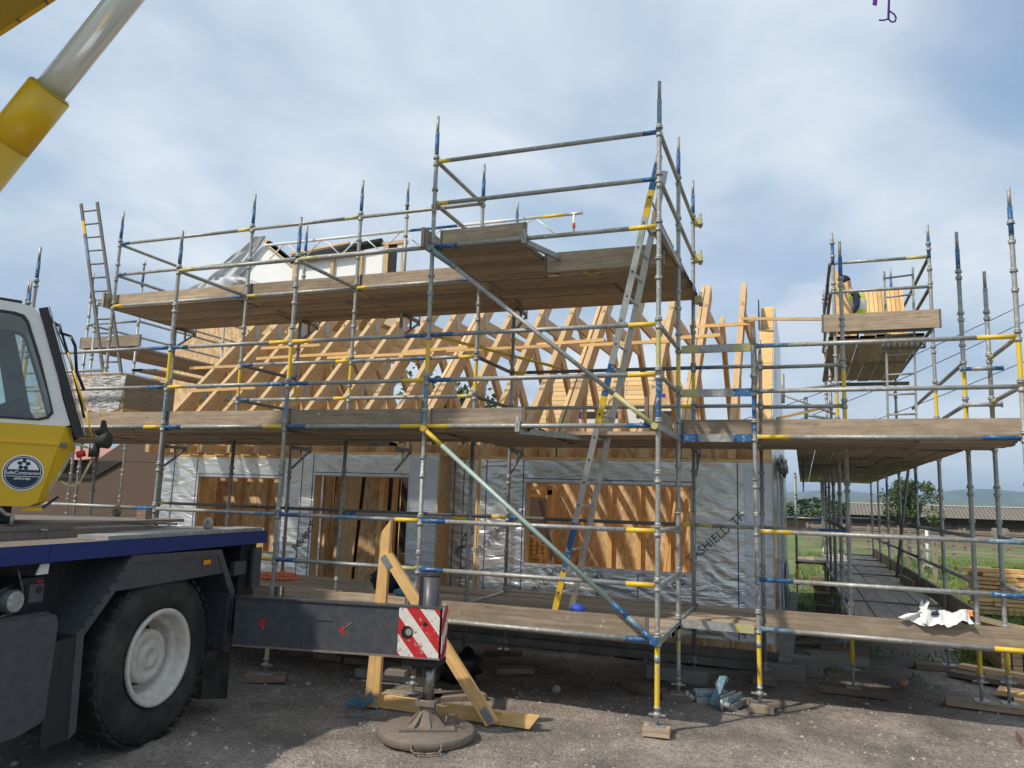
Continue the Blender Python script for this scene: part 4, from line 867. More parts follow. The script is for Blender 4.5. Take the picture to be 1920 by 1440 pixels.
# gable panels
G_ = [(3.35, 2.66), (3.35, 2.84), (5.88, 5.38), (9.12, 5.38), (11.65, 2.84), (11.65, 2.66)]
m = MB(); yz(G_, .80, 'new_timber', m, .2); m.build('gable_panel', hs)
for z in (3.4, 4.2, 4.9):
    y = 3.35+(z-2.84)*1.004; m = MB(); m.beam((.70, y-.008, z), (.90, y-.008, z), .012, .05, 'rafter_timber'); m.build('nogging', hs)
m = MB(); yz([(q[0]-.01, q[1]+.0) for q in G_], .912, 'foil', m, .012); m.build('gable_foil', hs)
m = MB(); m.beam((.69, 5.3, 5.0), (.66, 5.85, 5.36), .02, .3, 'felt'); m.build('felt_flap', hs)
m = MB(); m.box(.918, .932, 3.36, 5.0, .25, 2.66, 'foil_green'); m.box(.918, .93, 5.02, 6.9, .25, 2.66, 'foil_green'); m.box(.918, .934, 6.92, 11.6, .25, 2.66, 'foil_green'); m.box(.78, .916, 3.5, 11.5, .34, 2.64, 'osb'); m.build('side_wall', hs)
m = MB(); m.box(.916, .93, 3.338, 3.36, .25, 2.66, 'new_timber'); m.build('corner_strip', hs)
for y in (4.99, 6.9, 7.3, 8.0):
    m = MB(); m.box(.934, .95, y, y+.05, .3, 2.6, 'line_blue'); m.box(.936, .955, y-.05, y-.005, .3+.1*rnd.random(), 2.6, 'foil_smooth'); m.build('seam_line', hs)
for i in range(7):
    m = MB(); m.blob((.99, 5.0+i*.45, 2.74+.05*math.sin(i*2.1)), (.05, .25, .08), 'membrane_grey', .5, i, 20, 12); m.build('foil_flap', hs)
m = MB(); m.blob((.98, 7.4, .75), (.04, .22, .34), 'membrane_grey', .35, 5, 24, 16); m.build('foil_flap', hs)
# loose pole bundles hanging on the side eave
# left gable
m = MB(); yz([(3.8, 2.67), (3.8, 3.0), (6.0, 5.25), (9.0, 5.25), (11.6, 2.84), (11.6, 2.67)], -9.93, 'osb', m, .03); m.build('gable_panel', hs)
for y in (4.4, 4.9, 5.4, 5.9, 6.4, 6.9, 7.4, 7.9, 8.4, 8.9):
    zt = 5.1-max(0, 6-y)*1.03; m = MB(); m.beam((-9.88, y, 2.7), (-9.88, y, zt), .07, .045, 'rafter_timber', up=(1, 0, 0)); m.build('stud', hs)

# ------------------------------------------------------------------ buildings behind
rw = empty('house_wing', (-11.5, 12, 0), 'taller rear wing with a white membrane gable and half built dormer above the top deck', 'building')
m = MB(); m.prism([(-15.6, 0), (-11.2, 0), (-11.2, 6.4), (-10.6, 6.7), (-10.0, 6.95), (-12.05, 8.5), (-15.6, 5.0)], (0, 8.9, 0), (1, 0, 0), (0, 0, 1), (0, 5.5, 0), 'osb'); m.build('wing_wall', rw)
m = MB(); m.prism([(-14.4, 6.6), (-9.75, 6.6), (-9.95, 7.05), (-12.05, 8.62)], (0, 8.87, 0), (1, 0, 0), (0, 0, 1), (0, .02, 0), 'white_sheet'); m.build('membrane', rw)
def cloth(c, du, dv, nu, nv, amp, mat, name, seed):
    c, du, dv = map(Vector, (c, du, dv)); nr = du.cross(dv).normalized(); m = MB(); P = []
    for j in range(nv+1):
        for i in range(nu+1):
            u, v = i/nu, j/nv; p = c+du*u*(1-.75*v)+dv*v; k = noise.noise(Vector((u*3+seed, v*2.2, seed)))+.5*noise.noise(Vector((u*7, v*5, seed))); P.append(p+nr*amp*k)
    i0 = m.add(P)
    for j in range(nv):
        for i in range(nu): a = i0+j*(nu+1)+i; m.face([a, a+1, a+nu+2, a+nu+1], mat, smooth=True)
    return m.build(name, rw)
cloth((-15.1, 8.72, 6.9), (1.7, .0, -.05), (2.75, 0, 1.86), 24, 16, .14, 'grey_sheet', 'loose_sheet', 2.)
cloth((-14.0, 8.6, 7.25), (3.0, 0, -.1), (.6, 0, .45), 24, 6, .18, 'grey_sheet', 'loose_sheet', 4.)
for o, mt in ((0., 'new_timber'), (.14, 'felt'), (.09, 'rafter_timber')):
    m = MB(); m.beam((-12.0+o, 8.80, 8.64-o*.4), (-9.9+o, 8.80, 7.05-o*.4), .12, .09, mt); m.build('verge_board', rw)
m = MB(); m.box(-10.5, -7.95, 8.05, 8.08, 7.1, 7.72, 'white_sheet'); m.build('dormer_membrane', rw)
for x in (-10.4, -9.3, -8.5, -7.82, -7.35):
    m = MB(); m.beam((x, 8.0, 6.75 if x > -8.4 else 5.46), (x, 8.0, 7.92), .12 if x > -8 else .08, .05, 'rafter_timber', up=(0, 1, 0)); m.build('dormer_post', rw)
m = MB(); m.tube((-10.45, 7.98, 7.76), (-7.95, 7.98, 7.98), .10, 'felt', 10); m.tube((-10.3, 7.93, 7.72), (-8.6, 7.93, 7.80), .07, 'felt', 8); m.beam((-10.5, 7.9, 7.88), (-8.8, 7.9, 8.02), .06, .05, 'rafter_timber'); m.build('felt_roll', rw)
m = MB(); m.box(-7.75, -7.55, 8.0, 8.03, 6.6, 7.9, 'felt'); m.box(-7.98, -7.28, 7.96, 8.06, 7.9, 7.98, 'rafter_timber'); m.box(-10.5, -7.6, 8.1, 8.6, 6.98, 7.05, 'felt'); m.build('dormer_cheek', rw)
# boarded roof seen through the trusses
bh = empty('boarded_roof_house', (-3.8, 15, 0), 'roof covered in bare horizontal boards seen through the trusses behind', 'building')
m = MB(); m.prism([(-7.3, 3.6), (-1.2, 3.6), (-2.3, 5.85), (-6.1, 5.85)], (0, 13.9, 0), (1, 0, 0), (0, .25, 1), (0, .04, 0), 'sarking'); m.uv = [[(m.v[i].x, m.v[i].z) for i in f] for f in m.f]; m.build('roof', bh)
m = MB(); m.box(-6.4, -1.8, 15.2, 15.4, 0, 3.55, 'osb'); m.build('wall', bh)
m = MB(); m.prism([(-2.9, 3.7), (-1.0, 3.7), (-1.95, 5.75)], (0, 13.6, 0), (1, 0, 0), (0, 0, 1), (0, .06, 0), 'osb'); m.build('gable', bh)
m = MB(); m.box(-4.6, -1.9, 13.3, 13.5, 4.05, 4.55, 'white_paint'); m.box(-4.55, -3.4, 13.28, 13.3, 4.32, 4.5, 'dark_room'); m.box(-2.9, -1.95, 13.28, 13.3, 4.32, 4.5, 'dark_room'); m.build('window_band', bh)
m = MB(); m.beam((-4.35, 13.2, 5.2), (-4.5, 13.2, 4.3), .05, .02, 'purple', up=(0, 1, 0)); m.beam((-2.6, 13.2, 4.95), (-2.1, 13.2, 4.9), .05, .1, 'purple'); m.beam((-2.75, 13.2, 4.2), (-3.0, 13.2, 3.7), .04, .02, 'navy'); m.build('ratchet_strap', bh)
# neighbouring rendered house on the left
nh = empty('rendered_house', (-16, 8, 0), 'brown roughcast house with a pinkish tiled roof at the left behind the crane cab', 'building')
m = MB(); m.box(-24, -12.2, 6.5, 12, 0, 2.62, 'harling'); m.prism([(-14.6, 2.63), (-12.2, 2.63), (-12.2, 3.6), (-13.4, 3.3)], (0, 6.5, 0), (1, 0, 0), (0, 0, 1), (0, 5, 0), 'harling'); m.build('wall', nh)
m = MB(); m.prism([(-24, 2.63), (-13.7, 2.63), (-14.6, 2.2), (-24, 2.2)], (0, 6.44, 0), (1, 0, 0), (0, 0, 1), (0, .05, 0), 'felt'); m.build('eaves_shadow', nh)  # thin black sheet standing in for the sloped shadow on the wall
m = MB(); m.prism([(6.2, 2.64), (9, 3.1), (12, 2.64)], (-24, 0, 0), (0, 1, 0), (0, 0, 1), (9.3, 0, 0), 'roof_pink'); m.build('roof', nh)

# ------------------------------------------------------------------ person and trusses on the tower deck
def person():
    V = [((2.16, 6.0, 5.05), .13), ((2.15, 6.0, 5.22), .13), ((2.12, 6.0, 5.42), .15), ((2.07, 6.0, 5.56), .10), ((2.03, 6.0, 5.62), .055), ((2.0, 6.0, 5.72), .085), ((1.99, 6.0, 5.80), .08),
         ((2.13, 5.84, 5.48), .06), ((2.14, 5.76, 5.28), .045), ((2.02, 5.72, 5.12), .036), ((1.95, 5.72, 5.10), .03),
         ((2.13, 6.16, 5.48), .06), ((2.14, 6.24, 5.28), .045), ((2.02, 6.26, 5.12), .036), ((1.95, 6.26, 5.10), .03),
         ((2.12, 5.9, 4.98), .095), ((1.86, 5.88, 4.86), .075), ((2.05, 5.88, 4.76), .055), ((2.25, 5.88, 4.74), .045), ((2.17, 5.88, 4.72), .04),
         ((2.12, 6.1, 4.98), .095), ((1.82, 6.12, 4.98), .075), ((1.84, 6.12, 4.76), .05), ((1.76, 6.12, 4.72), .04)]
    E_ = [(0, 1), (1, 2), (2, 3), (3, 4), (4, 5), (5, 6), (2, 7), (7, 8), (8, 9), (9, 10), (2, 11), (11, 12), (12, 13), (13, 14), (0, 15), (15, 16), (16, 17), (17, 18), (0, 20), (20, 21), (21, 22), (22, 23)]
    used = sorted({i for e in E_ for i in e}); mp = {i: k for k, i in enumerate(used)}
    me = bpy.data.meshes.new('person'); org = Vector((2.1, 6.0, 4.70)); me.from_pydata([Vector(V[i][0])-org for i in used], [(mp[a], mp[b]) for a, b in E_], [])
    o = bpy.data.objects.new('person', me); COL.objects.link(o); o.location = org+Vector((.03, 0, -.0))
    sk = o.modifiers.new('s', 'SKIN'); 
    for i, k in mp.items(): me.skin_vertices[0].data[k].radius = (V[i][1], V[i][1])
    me.skin_vertices[0].data[mp[0]].use_root = True; o.modifiers.new('u', 'SUBSURF').levels = 2
    dg = bpy.context.evaluated_depsgraph_get(); dg.update(); nm = bpy.data.meshes.new_from_object(o.evaluated_get(dg)); o.modifiers.clear(); o.data = nm
    for k in ('navy_cloth', 'skin'): nm.materials.append(M[k])
    for p in nm.polygons:
        c = p.center+org; p.use_smooth = True; p.material_index = 1 if (c.z > 5.6 or (c.x < 2.07 and abs(c.y-6) > .2 and c.z > 5.05)) else 0
    tag(o, 'person in a dark top and yellow high visibility vest crouching on the tower deck', 'person')
    m = MB(); m.lathe([(.0, .0), (.16, .0), (.185, .15), (.190, .32), (.13, .44)], (2.14, 6.0, 5.10), (0, 0, 1), 'hi_vis', 16, ['hi_vis', 'hi_vis', 'reflect', 'hi_vis']); m.build('vest', o)
    m = MB(); m.blob((1.995, 6.0, 5.79), (.105, .095, .085), 'navy_cloth', .04, 1, 14, 8); m.build('hair', o)
person()
m = MB()
for i in range(9): m.obox((2.38+i*.066, 6.5, 5.26), (.029, 0, 0), (0, .02, 0), (-.0, .24, .52), 'new_timber'); m.obox((2.38+i*.066, 7.0, 5.26), (.029, 0, 0), (0, .02, 0), (0, -.24, .52), 'new_timber')
m.build('truss_stack', label='row of small timber trusses standing like a tent on the tower deck', cat='timber stack')
m = MB()
for i in range(4): m.obox((1.83+i*.06, 5.62, 5.16), (.027, 0, 0), (0, .02, 0), (0, .08, .50+.17*(i < 2)), 'new_timber')
m.prism([(1.79, 4.70), (2.14, 4.70), (2.07, 5.14), (1.94, 5.50), (1.86, 5.84), (1.80, 5.84)], (0, 5.5, 0), (1, 0, 0), (0, 0, 1), (0, .04, 0), 'new_timber')
m.build('truss_stack', label='tall upright bundle of new timber on the tower deck left of the person', cat='timber stack')

# ------------------------------------------------------------------ ground, field, far things
def sheet(name, x0, x1, y0, y1, nx, ny, zf, mat, kind='structure'):
    m = MB(); P = [(x0+(x1-x0)*i/nx, y0+(y1-y0)*j/ny) for j in range(ny+1) for i in range(nx+1)]; i0 = m.add([(x, y, zf(x, y)) for x, y in P])
    for j in range(ny):
        for i in range(nx): a = i0+j*(nx+1)+i; m.face([a, a+1, a+nx+2, a+nx+1], mat, smooth=True, r=.5)
    return m.build(name, kind=kind)
def terr(x, y): return -.0085*max(0, y-14) if y < 110 else -.816+(.0)
def base_z(x, y): return min(0, terr(x, y))
sheet('ground', -9000, 9000, -6000, 20000, 60, 60, lambda x, y: -1.2, 'field')
sheet('grass_field', -160, 160, -60, 320, 80, 95, lambda x, y: -.04+base_z(x, y)-.02*max(0, (y-250)/70), 'field')
def edge(x): return 4.6+1.2*noise.noise(Vector((x*.35, 2., 0)))
def gz(x, y):
    k = .03*noise.noise(Vector((x*.7, y*1.3, 0)))+.018*noise.noise(Vector((x*2.6, y*4, 4)))+.010*noise.noise(Vector((x*8, y*9, 2)))
    return k-.010-.10*max(0, min(1, (y-(edge(x)+(0 if x > 3.4 else 5.5)))*1.2))
m = MB(); nx, ny = 420, 330; x0, x1, y0, y1 = -24., 14., -16., 13.
P = [(x0+(x1-x0)*i/nx, y0+(y1-y0)*j/ny) for j in range(ny+1) for i in range(nx+1)]; i0 = m.add([(x, y, gz(x, y)) for x, y in P])
for j in range(ny):
    for i in range(nx): a = i0+j*(nx+1)+i; m.face([a, a+1, a+nx+2, a+nx+1], 'gravel', smooth=True, r=.5)
m.build('gravel_yard', kind='structure')
# loose stones
m = MB(); r = random.Random(11)
for i in range(15000):
    x = r.uniform(-5.5, 5.8); y = -5.0+9.4*r.random()**.9
    if noise.noise(Vector((x*.8, y*.8, 7))) < -.1 and r.random() < .7: continue
    s_ = .006+.020*r.random()**3+(.035*r.random() if r.random() < .014 else 0); z = gz(x, y); a = r.uniform(0, 6); i0 = len(m.v)
    ca, sa = math.cos(a), math.sin(a); q = [(1, 0, 0), (.2, .9, 0), (-.8, .3, 0), (-.3, -.9, 0), (.1, 0, .75)]; rv = r.random()
    m.v += [Vector((x+s_*(ca*u-sa*v)*r.uniform(.7, 1.2), y+s_*(sa*u+ca*v)*r.uniform(.7, 1.2), z-.002+s_*w)) for u, v, w in q]
    for t_ in ((0, 1, 4), (1, 2, 4), (2, 3, 4), (3, 0, 4)): m.f.append([i0+k for k in t_]); m.mi.append(m.mat('stone')); m.sm.append(False); m.r.append(rv); m.uv.append([(0, 0)]*3)
m.build('gravel_stones', kind='stuff', label='loose gravel stones scattered over the yard', cat='gravel')
# grass blades
m = MB(); r = random.Random(12)
for i in range(42000):
    y = 4.5+30*r.random()**1.5; x = r.uniform(1.0 if y > 8 else 3.2, 5+y*.62)
    if y < 5.2 and x < 3.6: continue
    if 1.0 < x < 3.2 and y < 16 and r.random() < .8: continue
    h = (.06+.16*r.random()**3)*(1+.7*noise.noise(Vector((x*.5, y*.5, 9)))); z = base_z(x, y)-.05; a = r.uniform(0, 6); w = .010+.0006*y; i0 = len(m.v); dx, dy = math.cos(a), math.sin(a); b = r.uniform(-.04, .04)
    m.v += [Vector((x-dx*w, y-dy*w, z)), Vector((x+dx*w, y+dy*w, z)), Vector((x+b, y+b*.5, z+h))]; m.f.append([i0, i0+1, i0+2]); m.mi.append(m.mat('grass_blade')); m.sm.append(False); m.r.append(max(0, min(1, r.random()*.6+.4*noise.noise(Vector((x*.3, y*.3, 1)))+.2))); m.uv.append([(0, 0)]*3)
m.build('grass', kind='stuff', label='rough green grass growing in the field beyond the yard', cat='grass')
# weeds and rubble under the side walkway
m = MB(); r = random.Random(13)
for i in range(2600):
    x = r.uniform(1.0, 3.3); y = r.uniform(3.6, 13); z = gz(x, y)-.0; h = .03+.1*r.random()**2
    if noise.noise(Vector((x*1.1, y*.8, 3))) < .05: continue
    a = r.uniform(0, 6); i0 = len(m.v); w = .014; dx, dy = math.cos(a), math.sin(a); m.v += [Vector((x-dx*w, y-dy*w, z)), Vector((x+dx*w, y+dy*w, z)), Vector((x+dx*.04, y+.02, z+h))]; m.f.append([i0, i0+1, i0+2]); m.mi.append(m.mat('grass_blade')); m.sm.append(False); m.r.append(r.random()*.6); m.uv.append([(0, 0)]*3)
m.build('weeds', kind='stuff', label='weeds growing under the side walkway', cat='weeds')
for i, (x, y, a, l_) in enumerate(((1.35, 5.6, .4, 'old board lying in the rubble beside the gable wall'), (1.3, 6.6, 1.0, 'grey board lying across the weeds beside the gable'), (1.45, 7.8, -.3, 'third old board on the ground, farthest along the gable'))):
    loose(x, y, .9, .16, .03, a, 'old_board', l_, z=.02)
m = MB(); m.beam((1.92, 2.5, .02), (2.10, 2.53, .02), .035, .01, 'label_white'); m.build('litter', label='white sliver of plastic on the gravel under the walkway', cat='litter')
m = MB(); m.blob((2.35, 3.2, .05), (.06, .05, .05), 'skin', .3, 3, 10, 6); m.build('rag', label='small pinkish rag on the dark gravel under the walkway', cat='rag')
m = MB(); m.blob((1.85, 15.6, .93), (.09, .07, .10), 'bag_white', .4, 3, 10, 7); m.build('white_rag', label='white scrap lying at the far end of the lower walkway', cat='rag')
m = MB(); m.blob((-2.45, 1.05, .12), (.22, .2, .16), 'plastic_black', .5, 5); m.build('bin_bag', label='black sack lying behind the slanting timber under the deck', cat='sack')
m = MB(); m.blob((-1.25, .95, .05), (.05, .05, .05), 'concrete_block', .1, 2, 10, 6); m.build('cobble', label='round pale stone on the dark gravel under the ladder', cat='stone')
# timber pile and long boards by the right edge
m = MB(); r = random.Random(5)
for j in range(11):
    for i in range(4):
        x = 4.85+i*.34+r.uniform(-.05, .05); an = r.uniform(-.10, .10); m.obox((x+.5+r.uniform(-.22, .12), 11.6, .04+j*.085), ((.8+r.uniform(-.2, .1))*math.cos(an), .8*math.sin(an), 0), (-.12*math.sin(an), .12, 0), (0, 0, .028+.012*r.random()), 'new_timber' if r.random() < .7 else 'rafter_timber')
        m.obox((x+.5, 11.9, .04+j*.085), (.8+r.uniform(-.12, .1), r.uniform(-.03, .03), 0), (0, .12, 0), (0, 0, .037), 'new_timber')
m.build('timber_pile', label='tall pile of fresh orange timber standing on the grass at the right edge', cat='timber pile')
m = MB()
for j in range(5):
    for i in range(3): m.beam((2.95+i*.16+.1*(j % 2), 10.6-.0*i, .04+j*.055), (4.7+i*.16, 6.3, .04+j*.055), .14, .048, 'new_timber' if j == 4 else 'old_board' if j % 2 else 'rafter_timber')
m.build('timber_pile', label='long boards stacked low on the grass behind the right end of the toe board', cat='timber pile')
m = MB()
for j in range(4):
    for i in range(5): m.obox((3.75+i*.13, 5.4, .05+j*.1), (.055, .0, 0), (0, .6, 0), (0, 0, .045), 'rafter_timber')
m.build('timber_pile', label='brown timber lengths stacked end-on beyond the two yellow poles', cat='timber pile')
for i, (p0, p1, w, h, mt, l_) in enumerate((((3.15, 4.35, .12), (4.6, 3.6, .12), .15, .05, 'rafter_timber', 'long brown board lying above the pale one at the right edge'), ((3.0, 4.2, .05), (4.5, 3.4, .05), .22, .06, 'old_board', 'dark board under the brown one at the right edge'), ((3.35, 3.3, .06), (4.6, 2.9, .06), .30, .05, 'new_timber', 'wide pale new board lying behind the right hand yellow pole'), ((3.42, 2.9, .04), (4.4, 2.7, .04), .14, .05, 'new_timber', 'thin pale offcut in front of the wide pale board'))):
    m = MB(); m.beam(p0, p1, w, h, mt); m.build('loose_board', label=l_, cat='board')
for i in range(3):
    m = MB(); m.box(3.25+i*.16, 3.36+i*.16, 7.6, 7.7, .3, .78, 'label_white' if i == 0 else 'new_timber'); m.build('timber_peg', label=('white', 'light', 'yellow')[i]+' timber peg standing in the boards behind the sack', cat='peg')

# barn, fences, tree, hills
bn = empty('barn', (14, 87, -.75), 'long low brown barn with a grey brown corrugated roof beyond the field', 'barn')
m = MB(); m.box(6.0, 60, 85.6, 92, -.95, 1.35, 'brown_cladding'); m.build('wall', bn)
m = MB(); m.prism([(84.9, 1.36), (88.6, 2.62), (92.5, 1.36)], (5.9, 0, 0), (0, 1, 0), (0, 0, 1), (55, 0, 0), 'corrugated'); m.build('roof', bn)
m = MB(); m.box(5.9, 60, 88.4, 88.8, 2.62, 2.68, 'label_white'); m.build('ridge', bn)
for x in (11.2, 14.5, 16.3, 19.5, 24, 29):
    m = MB(); m.box(x, x+1.3, 85.5, 85.62, -.8 if x > 13 else .1, .95, 'dark_room'); m.build('door', bn)
m = MB(); m.box(19.4, 20.8, 85.4, 85.5, -.8, .5, 'concrete_block'); m.build('shutter', bn)
b2 = empty('shed', (3.2, 87, -.75), 'low plank shed with tyres on its roof left of the barn', 'shed')
m = MB(); m.box(-1.5, 5.7, 87, 91, -.95, .75, 'brown_cladding'); m.build('wall', b2); m = MB(); m.box(-1.7, 5.85, 86.8, 91.2, .76, .88, 'felt'); m.build('roof', b2)
for x in (1.2, 2.9, -.5):
    m = MB(); m.tube((x, 88, .88), (x, 88, 1.12), .55, 'rubber', 14); m.build('tyre', label='old tyre lying on the roof of the far shed', cat='tyre', group='tyres on the shed roof')
def fence(x0, y0_, x1, y1_, n, hts, h, label, mat='fence_wood'):
    e = empty('fence', (x0, y0_, base_z(x0, y0_)), label, 'fence'); r = random.Random(int(x0*7)); a, b = Vector((x0, y0_, 0)), Vector((x1, y1_, 0))
    for i in range(n+1):
        p = a.lerp(b, i/n); z = base_z(p.x, p.y)-.1; m = MB(); m.box(p.x-.07, p.x+.07, p.y-.06, p.y+.06, z, z+h+.1+r.uniform(-.03, .05), mat); m.build('post', e)
    for z_ in hts:
        m = MB(); q = a.copy(); q.z = base_z(a.x, a.y)+z_; w = b.copy(); w.z = base_z(b.x, b.y)+z_; m.beam(q-Vector((0, .08, 0)), w-Vector((0, .08, 0)), .04, .10, mat); m.build('rail', e)
    return e
fence(2.5, 36, 26, 31, 13, (.35, .72, 1.08), 1.2, 'post and rail fence crossing the middle of the green field')
fence(2.0, 52, 30, 50, 13, (.5, .95), 1.15, 'farther post and rail fence in front of the barn')
fence(2.0, 70, 40, 68, 16, (.45, .9), 1.1, 'low pale fence right in front of the barn wall')
fence(5.2, 21, 5.2, 34, 4, (.4, .8, 1.1), 1.2, 'short fence running away from the yard into the field')
fence(1.5, 44, 14, 43, 6, (.4, .8, 1.2), 1.35, 'weathered fence between the middle fence and the barn on the left')
lp = MB(); lp.tube((5.92, 28, -.2), (5.92, 28, 1.33), .06, 'white_paint', 10); lp.tube((5.92, 28, 1.33), (5.92, 28, 1.40), .10, 'white_paint', 12); lp.box(5.75, 6.1, 27.85, 28.15, -.25, -.05, 'white_paint')
lp.build('white_post', label='short white post with a cap standing in the field', cat='post')
lp = MB(); lp.box(9.7, 9.85, 29, 29.15, -.2, 1.2, 'white_paint'); lp.build('white_post', label='square white post in the field at the right edge', cat='post')
def tree(x, y, z, h, w, label, n=5200, name='tree', seed=1, leaf=.13):
    r = random.Random(seed); e = empty(name, (x, y, z), label, 'tree'); m = MB(); m.tube((x, y, z-.3), (x, y, z+h*.5), .22, 'bark', 9, r1=.12)
    tips = []
    for i in range(9):
        a = i*2.4; q = Vector((x+math.cos(a)*w*.35*r.uniform(.6, 1.2), y+math.sin(a)*w*.35, z+h*r.uniform(.5, .85))); m.tube((x, y, z+h*r.uniform(.2, .45)), q, .08, 'bark', 6, r1=.025); tips.append(q)
    m.build('trunk', e); m = MB(); cl = [(Vector((x+r.gauss(0, .42)*w*.5, y+r.gauss(0, .42)*w*.5, z+h*(.34+.6*r.random()**.8))), w*r.uniform(.10, .2)) for _ in range(34)]
    for i in range(n):
        c, s_ = r.choice(cl); d = Vector((r.gauss(0, 1), r.gauss(0, 1), r.gauss(0, .8))); d = d.normalized()*s_*(.55+.55*r.random()); p = c+d; k = leaf*r.uniform(.6, 1.3)
        u = Vector((r.gauss(0, 1), r.gauss(0, 1), r.gauss(0, 1))).normalized()*k; v = u.cross(Vector((r.gauss(0, 1), r.gauss(0, 1), r.gauss(0, 1)))).normalized()*k*.6; i0 = len(m.v)
        m.v += [p-u, p+v, p+u, p-v]; m.f.append([i0, i0+1, i0+2, i0+3]); m.mi.append(m.mat('leaf')); m.sm.append(False); m.r.append(r.random()); m.uv.append([(0, 0)]*4)
    m.build('crown', e)
tree(10.1, 70, -.5, 5.1, 4.1, 'round green tree standing behind the right part of the field near the barn', seed=4)
tree(-13.9, 24, -.1, 7.3, 5.2, 'leafy tree seen in the gaps between the roof trusses', seed=7)
tree(-16.5, 27, -.1, 6.2, 5, 'bushy tree lower and farther left behind the trusses', seed=8, n=3000)
m = MB(); r = random.Random(3)
for i in range(5000):
    x = r.uniform(-60, 12); y = r.uniform(150, 165); p = Vector((x, y, -1+r.random()*(4.0+1.6*noise.noise(Vector((x*.12, 0, 0)))))); k = .5; u = Vector((r.gauss(0, 1), r.gauss(0, 1), r.gauss(0, 1))).normalized()*k; v = u.cross(Vector((0, .3, 1))).normalized()*k*.7; i0 = len(m.v)
    m.v += [p-u, p+v, p+u, p-v]; m.f.append([i0, i0+1, i0+2, i0+3]); m.mi.append(m.mat('leaf')); m.sm.append(False); m.r.append(r.random()*.5); m.uv.append([(0, 0)]*4)
m.build('far_wood', kind='stuff', label='dark line of far trees under the hills', cat='wood')
def hill(name, y, hf, dpt, x0=-6000, x1=6000):
    m = MB(); n = 160; P = []
    for j, (dy, k) in enumerate(((-dpt, -.05), (-dpt*.55, .45), (-dpt*.2, .85), (0, 1), (dpt, .1))):
        for i in range(n+1): x = x0+(x1-x0)*i/n; P.append((x, y+dy, -6+(hf(x)+6)*k))
    i0 = m.add(P)
    for j in range(4):
        for i in range(n): a = i0+j*(n+1)+i; m.face([a, a+1, a+n+2, a+n+1], 'hill', smooth=True, r=.5)
    return m.build(name, kind='structure')
hill('hills', 5200, lambda x: 92+42*math.exp(-((x-960)/260)**2)+22*noise.noise(Vector((x*.0022, 1, 0)))+10*noise.noise(Vector((x*.007, 5, 0)))+max(0, -x*.012), 1500)
hill('hills', 2600, lambda x: 30+9*noise.noise(Vector((x*.004, 3, 0)))+max(0, -x*.01), 700, -4000, 4000)
hz = MB(); hz.box(-9500, 9500, -6500, 20500, -7.5, 190, 'gravel'); ho = hz.build('haze', kind='stuff'); ho.data.materials.clear()
t = bpy.data.materials.new('haze'); t.use_nodes = True; t.node_tree.nodes.clear(); o_ = t.node_tree.nodes.new('ShaderNodeOutputMaterial'); v_ = t.node_tree.nodes.new('ShaderNodeVolumePrincipled')
v_.inputs['Color'].default_value = (.55, .76, 1., 1); v_.inputs['Density'].default_value = .00018; v_.inputs['Anisotropy'].default_value = .3; t.node_tree.links.new(v_.outputs[0], o_.inputs['Volume']); ho.data.materials.append(t)
tag(ho, 'thin blue air haze over the distance', 'haze')
# overhead cables
for i, (a, b) in enumerate((((12.5, 30, 12.0), (-4, 31.5, 5.3)), ((12.5, 30, 11.3), (-4, 31.5, 4.3)), ((12.5, 32, 9.6), (-4, 33, 3.6)))):
    m = MB(); A, B_ = Vector(a), Vector(b); m.path([A.lerp(B_, q/10)-Vector((0, 0, .5*math.sin(PI*q/10))) for q in range(11)], .018, 'plastic_black', 5); m.build('cable', label=('highest', 'middle', 'lowest')[i]+' of three thin overhead cables crossing the sky at the right', cat='cable')

# ------------------------------------------------------------------ mobile crane (local: x to its right, y to its rear end, z up; origin under the rear wheel's face)
TH = math.radians(7.022); TO = (-3.712, -2.160, 0)
cr = empty('mobile_crane', TO, 'large yellow mobile crane with blue deck edge, white wheel rim and an outrigger leg down', 'crane', TH)
X = Matrix.Translation(TO) @ Matrix.Rotation(TH, 4, 'Z')
def T(): return MB(X)
m = T(); m.box(-2.74, -.012, -7.5, 1.46, 1.60, 1.665, 'deck_metal')
m.box(-2.6, -.50, -7.5, .35, 1.667, 1.73, 'deck_metal'); m.box(-.30, -.02, -.75, 1.40, 1.667, 1.70, 'galv'); m.box(-.62, -.32, -.2, 1.3, 1.667, 1.695, 'deck_metal'); m.box(-2.3, -.8, -1.4, 1.2, 1.732, 1.76, 'deck_metal')
m.box(-.50, -.485, -7.5, -.6, 1.73, 1.76, 'galv_dark'); m.build('deck', cr)
m = T(); m.box(-.010, .0, -7.5, -1.31, 1.545, 1.668, 'truck_blue'); m.box(-.010, .0, -1.305, 1.46, 1.545, 1.668, 'truck_blue'); m.box(-2.7, -.0, 1.462, 1.472, 1.545, 1.668, 'truck_blue'); m.build('side_strip', cr)
for (x, y) in ((-1.55, 1.12), (.0-.12, .62)):
    m = T(); z = 1.76 if x < -1 else 1.70
    m.lathe([(.022, -.012), (.06, -.012), (.06, .012), (.022, .012), (.022, -.012)], (x, y, z+.055), (.3, 1, 0), 'deck_metal' if x < -1 else 'galv', 18); m.box(x-.03, x+.03, y-.012, y+.012, z-.01, z+.01, 'deck_metal'); m.build('lifting_eye', cr)
for i in range(9):
    m = T(); m.tube((-.35-rnd.random()*1.2, -2.6+i*.42, 1.73), (-.35-rnd.random()*1.2, -2.5+i*.42, 1.75), .012, 'galv_dark', 6); m.build('bolt', cr)
m = T(); m.box(-1.05, -.95, .80, .9, 1.76, 1.85, 'old_board'); m.build('timber_packer', cr)
